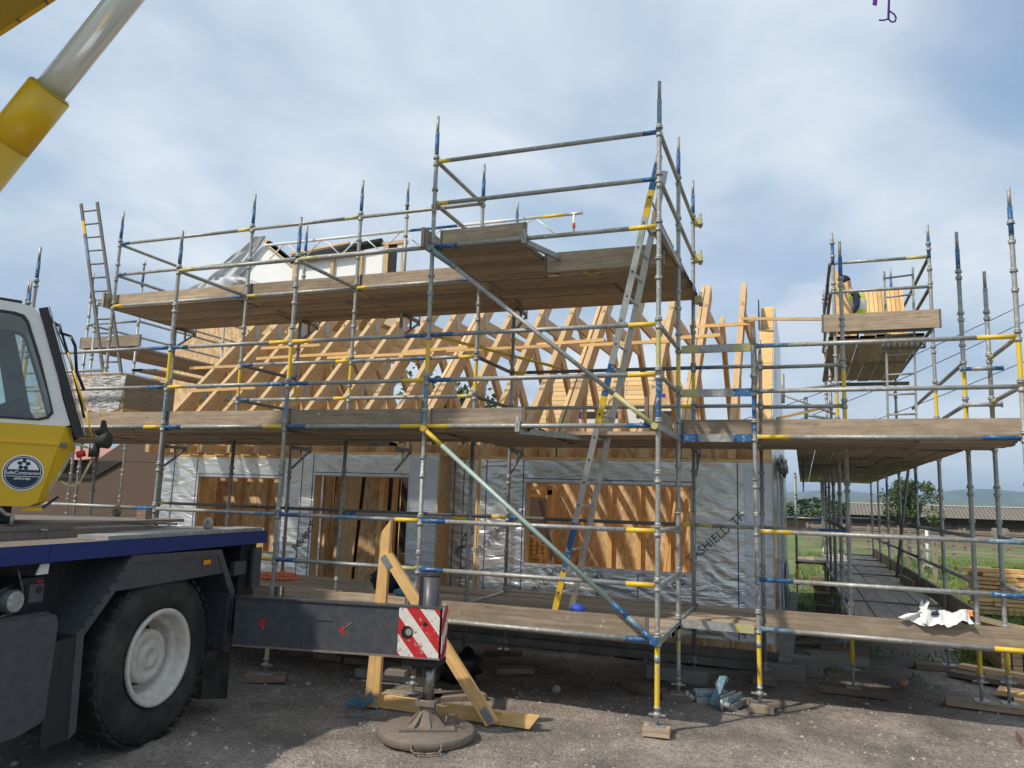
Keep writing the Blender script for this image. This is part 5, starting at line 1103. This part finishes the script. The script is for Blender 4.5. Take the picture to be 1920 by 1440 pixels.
# chassis
m = T(); m.box(-2.3, -.62, -7.5, 1.44, .55, 1.54, 'truck_dark'); m.box(-.62, -.10, 1.16, 1.44, .98, 1.54, 'truck_dark'); m.box(-.10, -.05, 1.0, 1.2, 1.25, 1.38, 'truck_grey'); m.box(-.05, -.02, 1.28, 1.42, 1.1, 1.5, 'truck_grey'); m.box(-.62, -.35, -1.75, -.5, 1.0, 1.54, 'truck_dark'); m.build('chassis', cr)
# mudguard: band following the wheel arch
arch = [(-.96, .30), (-.985, 1.02), (-.49, 1.54), (.69, 1.52), (.955, 1.12), (.95, .56)]
m = T()
def inward(p, k):
    c = (0, .75); d = Vector((c[0]-p[0], c[1]-p[1])).normalized(); return (p[0]+d.x*k, p[1]+d.y*k)
for (a, b) in zip(arch, arch[1:]):
    for x0, x1, w0, w1 in ((-.50, -.035, 0., .022), (-.034, .0, 0., .075)):
        ai, bi, ao, bo = inward(a, w1), inward(b, w1), inward(a, w0), inward(b, w0)
        m.prism([ao, bo, bi, ai], (x0, 0, 0), (0, 1, 0), (0, 0, 1), (x1-x0, 0, 0), 'truck_grey')
m.prism([(-.47, 1.515), (.68, 1.50), (.80, 1.30), (-.66, 1.28)], (-.03, 0, 0), (0, 1, 0), (0, 0, 1), (.022, 0, 0), 'truck_grey')
m.prism([(-1.6, 1.54), (-.52, 1.54), (-.99, 1.03), (-.97, .31), (-1.15, .31), (-1.2, 1.25)], (-.46, 0, 0), (0, 1, 0), (0, 0, 1), (.03, 0, 0), 'truck_grey')
m.box(-.03, -.006, -1.20, -.95, .30, 1.0, 'truck_dark')
for q in range(6): m.tube((-.0, -.93+q*.07, 1.07+q*.073), (.008, -.93+q*.07, 1.07+q*.073), .012, 'truck_dark', 6)
m.build('mudguard', cr)
m = T(); m.box(.001, .012, .42, .52, 1.40, 1.44, 'amber'); m.build('side_marker', cr)
m = T(); m.prism([(.70, .58), (1.12, .58), (1.13, .08), (.72, .17)], (-.42, 0, 0), (0, 1, 0), (0, 0, 1), (.32, 0, 0), 'rubber'); m.build('mud_flap', cr)
# wheel
def wheel(y, x=-.03, full=True):
    w = T(); Rt = .695; W = .40
    prof = [(.375, -.05), (.44, -.005), (.52, .012), (.60, .0), (.655, -.035), (.685, -.075), (Rt, -.10), (Rt, -W+.1), (.66, -W+.03), (.5, -W), (.37, -W+.03)]
    w.lathe([(r_, h) for r_, h in prof], (x, y, .68), (1, 0, 0), 'rubber', 56)
    n = 40
    for i in range(n):   # tread lugs
        a = 2*PI*i/n; rad = Vector((0, math.cos(a), math.sin(a))); tan = Vector((0, -math.sin(a), math.cos(a)))
        for s_, x0 in ((1, -.075), (-1, -W+.075)):
            c = Vector((x-(.105 if s_ > 0 else W-.105), y, .68))+rad*(Rt-.002); w.obox(c, Vector((.075, 0, 0))+tan*.012*s_, tan*.030, rad*.009, 'rubber')
            if s_ > 0:
                c = Vector((x-.052, y, .68))+rad*(Rt-.030); w.obox(c, Vector((.022, 0, 0))-rad*.014, tan*.026, rad*.009, 'rubber')
    wo = w.build('wheel', cr)
    r_ = T(); r_.lathe([(.385, -.03), (.392, -.004), (.375, .004), (.352, -.003), (.340, -.02), (.330, -.10), (.318, -.115), (.305, -.12), (.292, -.16), (.285, -.30), (.0, -.31)], (x, y, .68), (1, 0, 0), 'rim_paint', 48, ['rim_paint']*9+['truck_dark']*2); r_.build('rim', wo)  # innermost disc coloured dark for the shade in the gap round the hub
    h = T(); h.lathe([(.215, -.30), (.215, -.13), (.205, -.115), (.15, -.105), (.145, -.112), (.10, -.112), (.095, -.098), (.06, -.095), (.055, -.103), (.012, -.103), (.0, -.11)], (x, y-.0, .68), (1, 0, 0), 'rim_paint', 36); h.build('hub', wo)
    b = T()
    for i in range(12):
        a = 2*PI*i/12+.2; c = (y+.245*math.cos(a), .68+.245*math.sin(a)); b.tube((x-.30, *c), (x-.24, *c), .014, 'galv_dark', 6)
    b.tube((x-.20, y-.19, .62), (x-.13, y-.19, .62), .022, 'red_paint', 8); b.build('wheel_nuts', wo)
    return wo
wheel(0.); wheel(-3.4)
# tank and the fittings between wheel arch and deck
m = T(); tk = [(-2.9, .42), (-1.40, .44), (-1.22, .48), (-1.19, .52), (-1.165, 1.12), (-1.19, 1.18), (-1.24, 1.20), (-2.9, 1.22)]
m.prism(tk, (-.6, 0, 0), (0, 1, 0), (0, 0, 1), (.60, 0, 0), 'truck_grey'); m.tube((-.02, -2.9, 1.21), (-.02, -1.25, 1.195), .022, 'truck_grey', 8); m.build('fuel_tank', cr)
m = T(); m.tube((-.20, -1.53, 1.30), (-.03, -1.52, 1.31), .075, 'truck_grey', 20); m.tube((-.03, -1.52, 1.31), (-.02, -1.52, 1.31), .066, 'galv', 20); m.build('filler_cap', cr)
m = T(); m.box(-.30, -.06, -1.38, -1.26, 1.28, 1.40, 'truck_grey'); m.tube((-.06, -1.30, 1.36), (-.05, -1.30, 1.36), .024, 'truck_dark', 12); m.box(-.32, -.10, -1.42, -1.24, 1.40, 1.44, 'truck_dark'); m.box(-.10, -.09, -1.29, -1.24, 1.405, 1.418, 'lens_red'); m.build('control_box', cr)
m = T(); m.prism([(-1.33, 1.46), (-1.23, 1.46), (-1.225, 1.53), (-1.30, 1.53)], (-.08, 0, 0), (0, 1, 0), (0, 0, 1), (.01, 0, 0), 'label_white'); m.build('reflector', cr)
m = T(); m.path([(-.1, -1.45, 1.50), (-.1, -1.42, 1.42), (-.1, -1.40, 1.38), (-.08, -1.41, 1.30), (-.06, -1.45, 1.24), (-.05, -1.6, 1.22)], .007, 'galv_dark', 6); m.path([(-.15, -1.9, 1.4), (-.12, -1.7, 1.33), (-.12, -1.6, 1.36), (-.13, -1.45, 1.4)], .02, 'plastic_black', 6); m.tube((-.3, -1.42, 1.33), (-.12, -1.42, 1.33), .05, 'truck_dark', 12); m.build('hose', cr)
# outrigger beam, with striped end
ox0, ox1, yf, yb = .12, 2.13, .80, .945
zt = lambda x: 1.088+.016*(x-.3)/1.8; zb_ = lambda x: .655+.024*(x-.3)/1.8
def bp_(x, y, t_): return (x, y, zt(x) if t_ else zb_(x))
m = T(); xs = 1.75
def quadbox(x0, x1, mt):
    P = [bp_(x0, yf, 0), bp_(x1, yf, 0), bp_(x1, yf, 1), bp_(x0, yf, 1), bp_(x0, yb, 0), bp_(x1, yb, 0), bp_(x1, yb, 1), bp_(x0, yb, 1)]; i0 = m.add(P)
    for q in ((0, 1, 2, 3), (5, 4, 7, 6), (3, 2, 6, 7), (4, 5, 1, 0), (4, 0, 3, 7), (1, 5, 6, 2)): m.face([i0+k for k in q], mt)
quadbox(ox0, ox1, 'truck_grey'); 
for t_ in (0, 1):
    a, b = bp_(ox0, yf-.006, t_), bp_(ox1+.012, yf-.006, t_); m.beam(a, b, .02, .016, 'truck_grey' if t_ else 'deck_metal'); a, b = bp_(ox1+.006, yf-.01, t_), bp_(ox1+.006, yb, t_); m.beam(a, b, .02, .016, 'truck_grey')
m.box(-2.4, .25, .99, 1.11, .70, 1.06, 'truck_dark'); ob = m.build('outrigger_beam', cr)
# striped warning plates
def stripes(poly_o, eu, ev, W_, H_, name, flip=1, n=4, hole=True):
    m = T(); O, eu, ev = Vector(poly_o), Vector(eu), Vector(ev); w = eu.cross(ev).normalized()
    def clip(poly, a, b, c):   # keep a*u+b*v<=c
        out = []
        for i in range(len(poly)):
            p, q = poly[i], poly[(i+1) % len(poly)]; fp, fq = a*p[0]+b*p[1]-c, a*q[0]+b*q[1]-c
            if fp <= 0: out.append(p)
            if fp*fq < 0: k = fp/(fp-fq); out.append((p[0]+k*(q[0]-p[0]), p[1]+k*(q[1]-p[1])))
        return out
    rect = [(0, 0), (W_, 0), (W_, H_), (0, H_)]; st = .150 if W_ > .3 else .15; k0 = -6; slope = 1.18 if W_ > .3 else 1.3
    for k in range(-8, 14):
        lo, hi = k*st+.0, (k+1)*st; p = clip(rect, flip*slope, 1, hi+(.04)); p = clip(p, -flip*slope, -1, -lo-(.04)) if len(p) > 2 else []
        if len(p) > 2: m.prism(p, O, eu, ev, w*.004, 'red_paint' if k % 2 else 'sign_white')
    return m.build(name, ob)
stripes((xs, yf-.010, zb_(xs)+.006), (1, 0, .012), (0, 0, 1), ox1-xs, .424, 'warning_panel', 1)
stripes((ox1+.018, yf, zb_(ox1)+.006), (0, 1, 0), (0, 0, 1), yb-yf, .424, 'warning_panel', -1)
m = T(); m.tube((xs+.085, yf-.016, .885), (xs+.085, yf+.005, .885), .056, 'plastic_black', 24); m.tube((xs+.10, yf-.0175, .89), (xs+.10, yf-.0155, .89), .030, 'concrete_block', 14); m.build('round_hole', ob)
m = T(); m.tube((xs+.245, yf-.016, .965), (xs+.245, yf+.005, .965), .019, 'plastic_black', 12); m.box(xs+.245, xs+.272, yf-.016, yf, .957, .973, 'plastic_black'); m.build('keyhole', ob)
for x, s_ in ((.42, .055), (1.215, .045)):
    m = T(); m.prism([(x-s_*.8, .86), (x+s_*.4, .86+s_), (x+s_*.25, .86), (x+s_*.4, .86-s_)] if x > 1 else [(x-s_*.75, .865), (x+s_*.25, .865+s_*1.1), (x+s_*.25, .865-s_*1.1)], (0, yf-.004, 0), (1, 0, 0), (0, 0, 1), (0, .003, 0), 'red_paint'); m.build('red_arrow', ob)
m = T(); m.box(.95, 1.12, yf-.004, yf-.001, .925, .931, 'truck_dark'); m.box(.52, .522, yf-.004, yf-.001, .70, 1.07, 'galv_dark'); m.beam((1.22, yf-.004, .87), (1.30, yf-.004, .93), .003, .006, 'galv'); m.build('scratch', ob)
# jack
jx, jy = 2.0, .95
m = T(); m.tube((jx-.015, jy, .60), (jx-.015, jy, 1.355), .075, 'truck_grey', 24); m.tube((jx-.015, jy, 1.355), (jx-.015, jy, 1.375), .07, 'truck_dark', 20); m.box(jx-.12, jx-.085, jy-.03, jy+.03, 1.0, 1.36, 'truck_dark')
m.box(jx-.13, jx+.11, jy-.12, jy+.12, .60, .65, 'truck_dark'); m.box(jx-.34, jx-.16, jy-.2, jy-.02, .52, .56, 'deck_metal'); m.box(jx-.22, jx-.12, jy-.12, jy-.0, .56, .65, 'truck_dark'); jk = m.build('jack', cr)
m = T(); m.tube((jx, jy, .28), (jx, jy, .62), .052, 'steel_rod', 20); m.build('jack_rod', jk)
m = T(); A = (jx, jy); m.lathe([(.075, .31), (.085, .30), (.085, .265), (.07, .25), (.07, .20), (.13, .115), (.16, .10)], (jx, jy, 0), (0, 0, 1), 'deck_metal', 20); m.box(jx-.09, jx+.09, jy-.09, jy+.09, .262, .302, 'deck_metal')
c45 = math.cos(.35), math.sin(.35); m.obox((jx, jy, .092), (c45[0]*.24, c45[1]*.24, 0), (-c45[1]*.19, c45[0]*.19, 0), (0, 0, .008), 'deck_metal')
for i in range(8):
    a = i*PI/4+.35; d = Vector((math.cos(a), math.sin(a), 0)); s_ = Vector((-d.y, d.x, 0))*.008; L_ = .20 if i % 2 else .17; p = Vector((jx, jy, 0)); j0 = m.add([p+d*.06+Vector((0, 0, .22))-s_, p+d*.06+Vector((0, 0, .22))+s_, p+d*L_+Vector((0, 0, .10))+s_*4, p+d*L_+Vector((0, 0, .10))-s_*4, p+d*.05+Vector((0, 0, .10))-s_, p+d*.05+Vector((0, 0, .10))+s_])
    m.face([j0, j0+1, j0+2, j0+3], 'deck_metal'); m.face([j0, j0+3, j0+4], 'deck_metal'); m.face([j0+1, j0+5, j0+2], 'deck_metal')
m.tube((jx+.08, jy-.06, .28), (jx+.22, jy-.12, .285), .010, 'deck_metal', 6); m.path([(jx+.17, jy-.02, .10), (jx+.19, jy-.03, .19), (jx+.27, jy+.03, .19), (jx+.27, jy+.05, .10)], .009, 'deck_metal', 6); m.build('jack_foot', jk)
# round pad
pc = X @ Vector((jx+.02, jy-.05, 0)); pd = empty('outrigger_pad', (pc.x, pc.y, 0), 'round brown board pad with a rope handle under the outrigger foot', 'outrigger pad')
m = MB(); m.lathe([(0, 0), (.40, 0), (.415, .01), (.415, .07), (.405, .08), (0, .0802)], (pc.x, pc.y, .0), (0, 0, 1), 'deck_metal', 48); m.build('disc', pd)
m = MB(); d = (Vector((1.288, -7.41, 0))-pc).normalized(); s_ = Vector((-d.y, d.x, 0)); m.path([pc+d*.40+s_*(-.12)+Vector((0, 0, .06)), pc+d*.425+s_*(-.125)+Vector((0, 0, .03)), pc+d*.46+s_*(-.10)+Vector((0, 0, .012)), pc+d*.48+Vector((0, 0, .012)), pc+d*.46+s_*.10+Vector((0, 0, .012)), pc+d*.425+s_*.125+Vector((0, 0, .03)), pc+d*.40+s_*.12+Vector((0, 0, .06))], .009, 'old_board', 8); m.build('rope_handle', pd)

# ---- slewing cab and boom
P0 = Vector((-4.25, -2.998, 0)); fw = Vector((.6, .8, 0)); nn = Vector((.8, -.6, 0)); up = Vector((0, 0, 1))
def C_(f, l, z): return P0+fw*f+nn*l+up*z
CX = frame(P0, fw, -nn); CX.col[2] = (*up, 0); CX = Matrix(((fw.x, -nn.x, 0, P0.x), (fw.y, -nn.y, 0, P0.y), (0, 0, 1, 0), (0, 0, 0, 1)))   # x forward, y away from the viewer, z up
K = lambda: MB(CX)
cb = K(); W = .98
# lower yellow shell
low = [(-1.9, 1.90), (-.05, 1.90), (.015, 1.93), (.18, 2.34), (.135, 2.53), (-1.9, 2.53)]
sh = [(-1.9, 1.90), (-.10, 1.90), (-.04, 1.93), (.06, 2.385), (.085, 2.53), (-1.9, 2.53)]
def shell(polyA, ya, polyB, yb, mt, cap=True):
    n = len(polyA); i0 = cb.add([(u, ya, v) for u, v in polyA]+[(u, yb, v) for u, v in polyB])
    if cap: cb.face([i0+i for i in range(n)], mt)
    for i in range(n): j = (i+1) % n; cb.face([i0+j, i0+i, i0+n+i, i0+n+j], mt)
shell(sh, -.035, low, .05, 'crane_yellow'); shell(low, .05, low, W, 'crane_yellow', cap=False)
cb.beam((-1.9, -.038, 2.39), (.055, -.038, 2.385), .012, .014, 'crane_yellow'); cb.box(.02, .12, -.03, .03, 2.36, 2.40, 'galv_dark')
cb.prism([(-.05, 1.94), (.03, 1.99), (.17, 2.33), (.10, 2.36)], (0, .045, 0), (1, 0, 0), (0, 0, 1), (0, -.012, 0), 'galv'); cab = cb.build('cab', cr)
# white upper frame with window openings both sides
o_ = [(-1.9, 2.532), (-.6, 2.532), (.0, 2.532), (.085, 2.532), (.125, 2.545), (.05, 2.75), (-.05, 3.10), (-.17, 3.40), (-.215, 3.455), (-.30, 3.472), (-.8, 3.49), (-1.9, 3.50)]
i_ = [(-1.75, 2.56), (-.6, 2.56), (-.09, 2.565), (-.03, 2.585), (.0, 2.63), (-.035, 2.75), (-.13, 3.05), (-.24, 3.34), (-.275, 3.385), (-.34, 3.40), (-.8, 3.41), (-1.75, 3.41)]
for yy, nm in ((0., 'cab_frame'), (W-.04, 'cab_frame')):
    m = K(); m.ringpoly(o_, i_, (0, yy, 0), (1, 0, 0), (0, 0, 1), (0, .04, 0), 'white_paint'); m.build(nm, cab)
    s2 = [(u+(.016 if u < -.7 else -.016)*(1), v+(.016 if v < 3 else -.016)) for u, v in i_]
    m = K(); m.ringpoly(i_, s2, (0, yy-.008, 0), (1, 0, 0), (0, 0, 1), (0, .05, 0), 'plastic_black'); m.build('window_seal', cab)
    m = K(); i0 = m.add([(u, yy+.012, v) for u, v in s2]); m.face([i0+k for k in range(len(s2))], 'cab_glass'); m.build('side_window', cab)
m = K(); m.prism([(-1.9, 3.47), (-.8, 3.46), (-.30, 3.445), (-.20, 3.42), (-.215, 3.458), (-.30, 3.478), (-.8, 3.497), (-1.9, 3.508)], (0, .04, 0), (1, 0, 0), (0, 0, 1), (0, W-.08, 0), 'white_paint'); m.beam((-1.2, .03, 3.515), (-.30, .03, 3.488), .03, .02, 'truck_dark'); m.build('roof', cab)
m = K(); m.box(-1.88, -1.84, .04, W-.04, 2.54, 3.46, 'truck_dark'); m.build('rear_wall', cab)
# interior: pillar, seat, console
m = K(); m.prism([(-.62, 3.38), (-.34, 3.38), (-.30, 3.25), (-.12, 2.60), (-.30, 2.60), (-.42, 3.10), (-.50, 3.22), (-1.7, 3.26), (-1.7, 3.38)], (0, W-.10, 0), (1, 0, 0), (0, 0, 1), (0, .03, 0), 'truck_grey')
m.prism([(-.75, 2.54), (-.10, 2.54), (-.12, 2.62), (-.24, 2.78), (-.45, 2.66)], (0, .45, 0), (1, 0, 0), (0, 0, 1), (0, .3, 0), 'truck_dark'); m.box(-1.7, -1.2, .2, .7, 2.45, 2.62, 'plastic_black'); m.box(-1.72, -1.6, .2, .7, 2.6, 3.2, 'plastic_black'); m.tube((-1.7, W-.12, 2.72), (-.22, W-.12, 2.72), .02, 'plastic_black', 8); m.tube((-.40, .6, 3.30), (-.40, .64, 3.30), .05, 'truck_dark', 12); m.box(-.33, -.25, W-.16, W-.1, 2.96, 3.02, 'plastic_black'); m.build('cab_interior', cab)
# windscreen with black surround
def ws(y0_, y1_, f0, f1, mt, nm):
    m = K(); a, b = (-.185, 3.45), (.165, 2.45); d = Vector((b[0]-a[0], b[1]-a[1])).normalized(); nx_, nz_ = -d.y, d.x
    if nx_ < 0: nx_, nz_ = -nx_, -nz_
    P = [(a[0]+nx_*f0, a[1]+nz_*f0), (b[0]+nx_*f0, b[1]+nz_*f0), (b[0]+nx_*f1, b[1]+nz_*f1), (a[0]+nx_*f1, a[1]+nz_*f1)]
    m.prism(P, (0, y0_, 0), (1, 0, 0), (0, 0, 1), (0, y1_-y0_, 0), mt); return m.build(nm, cab)
ws(-.012, .035, .0, .065, 'plastic_black', 'windscreen_seal'); ws(W-.04, W+.01, .0, .065, 'plastic_black', 'windscreen_seal'); ws(.036, W-.041, .045, .052, 'cab_glass', 'windscreen'); ws(-.02, .0, .07, .078, 'galv', 'windscreen_trim')
m = K(); m.path([(-.10, .25, 3.42), (-.02, .20, 3.36), (-.01, .15, 3.30), (.06, .12, 3.28), (.10, .10, 3.20), (.13, .12, 3.0), (.20, .14, 2.85)], .012, 'plastic_black', 6); m.path([(-.03, .18, 3.38), (.09, .15, 3.05), (.20, .12, 2.70), (.22, .1, 2.62)], .010, 'plastic_black', 6); m.path([(-.12, .15, 3.46), (-.06, .13, 3.36), (.08, .1, 3.06)], .007, 'galv_dark', 6); m.build('wiper', cab)
m = K(); m.path([(.05, -.02, 3.12), (.10, -.03, 2.98), (.22, -.03, 2.66), (.29, -.03, 2.44)], .007, 'crane_yellow', 6)
m.path([(.16, .0, 2.40), (.26, -.03, 2.375), (.315, -.03, 2.38), (.30, -.03, 2.28), (.235, -.03, 2.10), (.21, -.03, 2.07), (.16, -.03, 2.06), (.10, -.0, 2.10)], .009, 'worn_yellow', 8); m.build('grab_rail', cab)
m = K(); m.lathe([(.0, -.05), (.045, -.05), (.062, -.035), (.070, .045), (.064, .055), (0, .05)], (.36, -.03, 2.44), (.9, -.5, 0), 'rubber', 14); m.box(.30, .40, -.08, .02, 2.49, 2.515, 'rubber'); m.tube((.31, -.03, 2.30), (.31, -.03, 2.40), .04, 'plastic_black', 10); m.prism([(.33, 2.50), (.40, 2.50), (.37, 2.60), (.34, 2.60)], (0, -.04, 0), (1, 0, 0), (0, 0, 1), (0, .03, 0), 'plastic_black'); m.build('work_lamp', cab)
m = K(); m.tube((.19, -.01, 2.31), (.25, -.01, 2.33), .026, 'lens_red', 12); m.build('side_lamp', cab)
m = K(); m.box(-1.5, -.2, .1, W-.1, 1.78, 1.895, 'truck_dark'); m.path([(-.28, -.0, 1.89), (-.24, -.0, 1.84), (-.19, 0, 1.83), (-.19, 0, 1.76)], .015, 'galv', 8); m.box(-.13, .0, -.01, .02, 1.865, 1.89, 'crane_yellow'); m.beam((-.0, .0, 1.89), (.10, .0, 1.98), .03, .02, 'plastic_black'); m.build('cab_mount', cab)
# round approval sticker, lower left of the cab side
SF, SZ = -.157, 2.155; ys = -.037
def disc(r_, mt, nm, y_off, a0=0, a1=2*PI, inner=None):
    m = K(); n = 48; pts = [(SF+r_*math.cos(a0+(a1-a0)*i/n), SZ+r_*math.sin(a0+(a1-a0)*i/n)) for i in range(n+(0 if a1-a0 > 6.2 else 1))]
    sl_ = lambda z: .0
    i0 = m.add([(u, ys-y_off, v) for u, v in pts]); m.face([i0+k for k in range(len(pts))], mt); return m.build(nm, stk)
stk = None
m = K(); n = 48; i0 = m.add([(SF+.137*math.cos(2*PI*i/n), ys-.003, SZ+.137*math.sin(2*PI*i/n)) for i in range(n)]); m.face([i0+k for k in range(n)], 'label_white'); stk = m.build('sticker', cab)
disc(.128, 'navy', 'sticker_ring', .005); disc(.120, 'label_white', 'sticker_ring', .007); disc(.116, 'navy', 'sticker_ring', .0085); disc(.105, 'label_white', 'sticker_field', .0100, math.radians(13), math.radians(167))
m = K(); i0 = m.add([(SF+a, ys-.0115, SZ+b) for a, b in ((-.112, -.030), (.112, -.030), (.112, -.026), (-.112, -.026))]); m.face([i0, i0+1, i0+2, i0+3], 'label_white'); m.build('sticker_rule', stk)
for i in range(5):
    a = PI/2+i*2*PI/5; c, s2_ = math.cos(a), math.sin(a); m = K(); P = [(.012, -.003), (.018, -.017), (.043, -.012), (.043, .010), (.018, .012)]
    i0 = m.add([(SF+c*u-s2_*v, ys-.012, SZ+.062+s2_*u+c*v) for u, v in P]); m.face([i0+k for k in range(5)], 'navy'); m.build('sticker_star', stk)
lettering('SafeContractor', CX @ Matrix.Translation((SF, ys-.013, SZ-.002)) @ Matrix.Rotation(PI/2, 4, 'X'), .037, 'label_white', stk, 'sticker_text', .0003)
lettering('APPROVED', CX @ Matrix.Translation((SF, ys-.013, SZ-.047)) @ Matrix.Rotation(PI/2, 4, 'X'), .022, 'label_white', stk, 'sticker_text', .0005)
# superstructure, luffing cylinder, boom
m = MB(X); m.box(-2.35, -.95, -4.8, -2.4, 1.76, 2.3, 'crane_yellow'); m.tube((-1.6, -1.7, 1.73), (-1.6, -1.7, 1.8), .62, 'truck_dark', 32); m.build('superstructure', cr)
fwd = Vector((.2515, .052, .382))  # not normalised: image-plane climb of the cylinder
A = Vector((-6.973, -2.871, 3.493)); Bq = Vector((-5.304, -2.592, 5.743)); Cq = Vector((-3.86, -2.341, 7.627)); D = (Cq-Bq).normalized(); A = Bq-D*3.2
m = MB(); m.tube(A-D*1.2, Bq-D*.62, .195, 'crane_yellow', 40); m.tube(Bq-D*.62, Bq-D*.615, .197, 'boom_yellow_shaded', 40); m.tube(Bq-D*.615, Bq, .195, 'crane_yellow', 40); m.tube(Bq, Bq+D*.02, .19, 'boom_yellow_shaded', 40, r1=.175); cy = m.build('luffing_cylinder', cr)
m = MB(); m.tube(Bq+D*.0, Cq+D*.7, .133, 'chrome', 40); m.build('piston_rod', cy)
q_ = Vector((-.7358, -.2786, .6173))*.125+Vector((-.35, .93, 0))*.12
m = MB(); m.tube(Bq-D*.35+q_, Cq+D*.6+q_, .075, 'boom_yellow_shaded', 20); m.build('side_tube', cy)
E1, E2 = Vector((-8.017, -3.187, 5.064)), Vector((.473, -.917, 11.065)); d = (E2-E1).normalized(); hz_ = Vector((-.35, .935, .05)).normalized(); un = d.cross(hz_)*-1
if un.z < 0: un = -un
m = MB(); m.obox((E1+E2)/2+un*.45-hz_*.42, d*((E2-E1).length/2+1.0), un*.45, hz_*.42, 'boom_yellow_shaded'); m.obox((E1+E2)/2+un*.012+hz_*(.03), d*((E2-E1).length/2+1.0), un*.015, hz_*.03, 'crane_yellow'); bo = m.build('boom', cr)
for i in range(30):
    m = MB(); p = E1+d*(.4+i*.33); m.tube(p-un*.035, p+un*.03, .012, 'galv_dark', 6); m.build('boom_bolt', bo)
# purple lifting slings hanging from the hook
sl2 = empty('lifting_sling', (2.3, 1.75, 7.7), 'purple lifting slings hanging at the top right of the view', 'sling')
def strap(pts, w, nm='strap'):
    m = MB(); rr = Vector((.935, .354, 0))
    for a, b in zip(pts, pts[1:]):
        a, b = Vector(a), Vector(b); t_ = (b-a).normalized(); s_ = t_.cross(Vector((-.35, .93, 0))).normalized()*w/2; n_ = Vector((-.35, .93, .0))*.003; m.obox((a+b)/2, (b-a)/2*1.04, s_, n_, 'purple')
    return m.build(nm, sl2)
def ip(u, v, d=9.):   # points in the hanging plane, laid out in metres from the strap end
    return Vector((2.331, 1.790, 7.928))+Vector((.935, .354, 0))*u+Vector((0, 0, 1))*v
strap([ip(.06, 3.2), ip(.06, .5), ip(.015, -.12), ip(.01, -.20)], .026); strap([ip(.02, -.10), ip(.08, -.145), ip(.10, -.19), ip(.085, -.235), ip(.045, -.245), ip(.01, -.205), ip(-.05, -.225), ip(-.10, -.225)], .018)
strap([ip(-.10, 3.2), ip(-.10, .3), ip(-.155, -.03)], .03); strap([ip(-.07, 3.2), ip(-.08, .3), ip(-.13, -.035)], .022)
m = MB(); m.tube((2.39, 1.81, 11.0), (2.39, 1.81, 11.3), .09, 'crane_yellow', 14); m.tube((2.39, 1.81, 11.3), (2.39, 1.81, 14.5), .012, 'galv_dark', 6); m.build('hook_block', sl2)
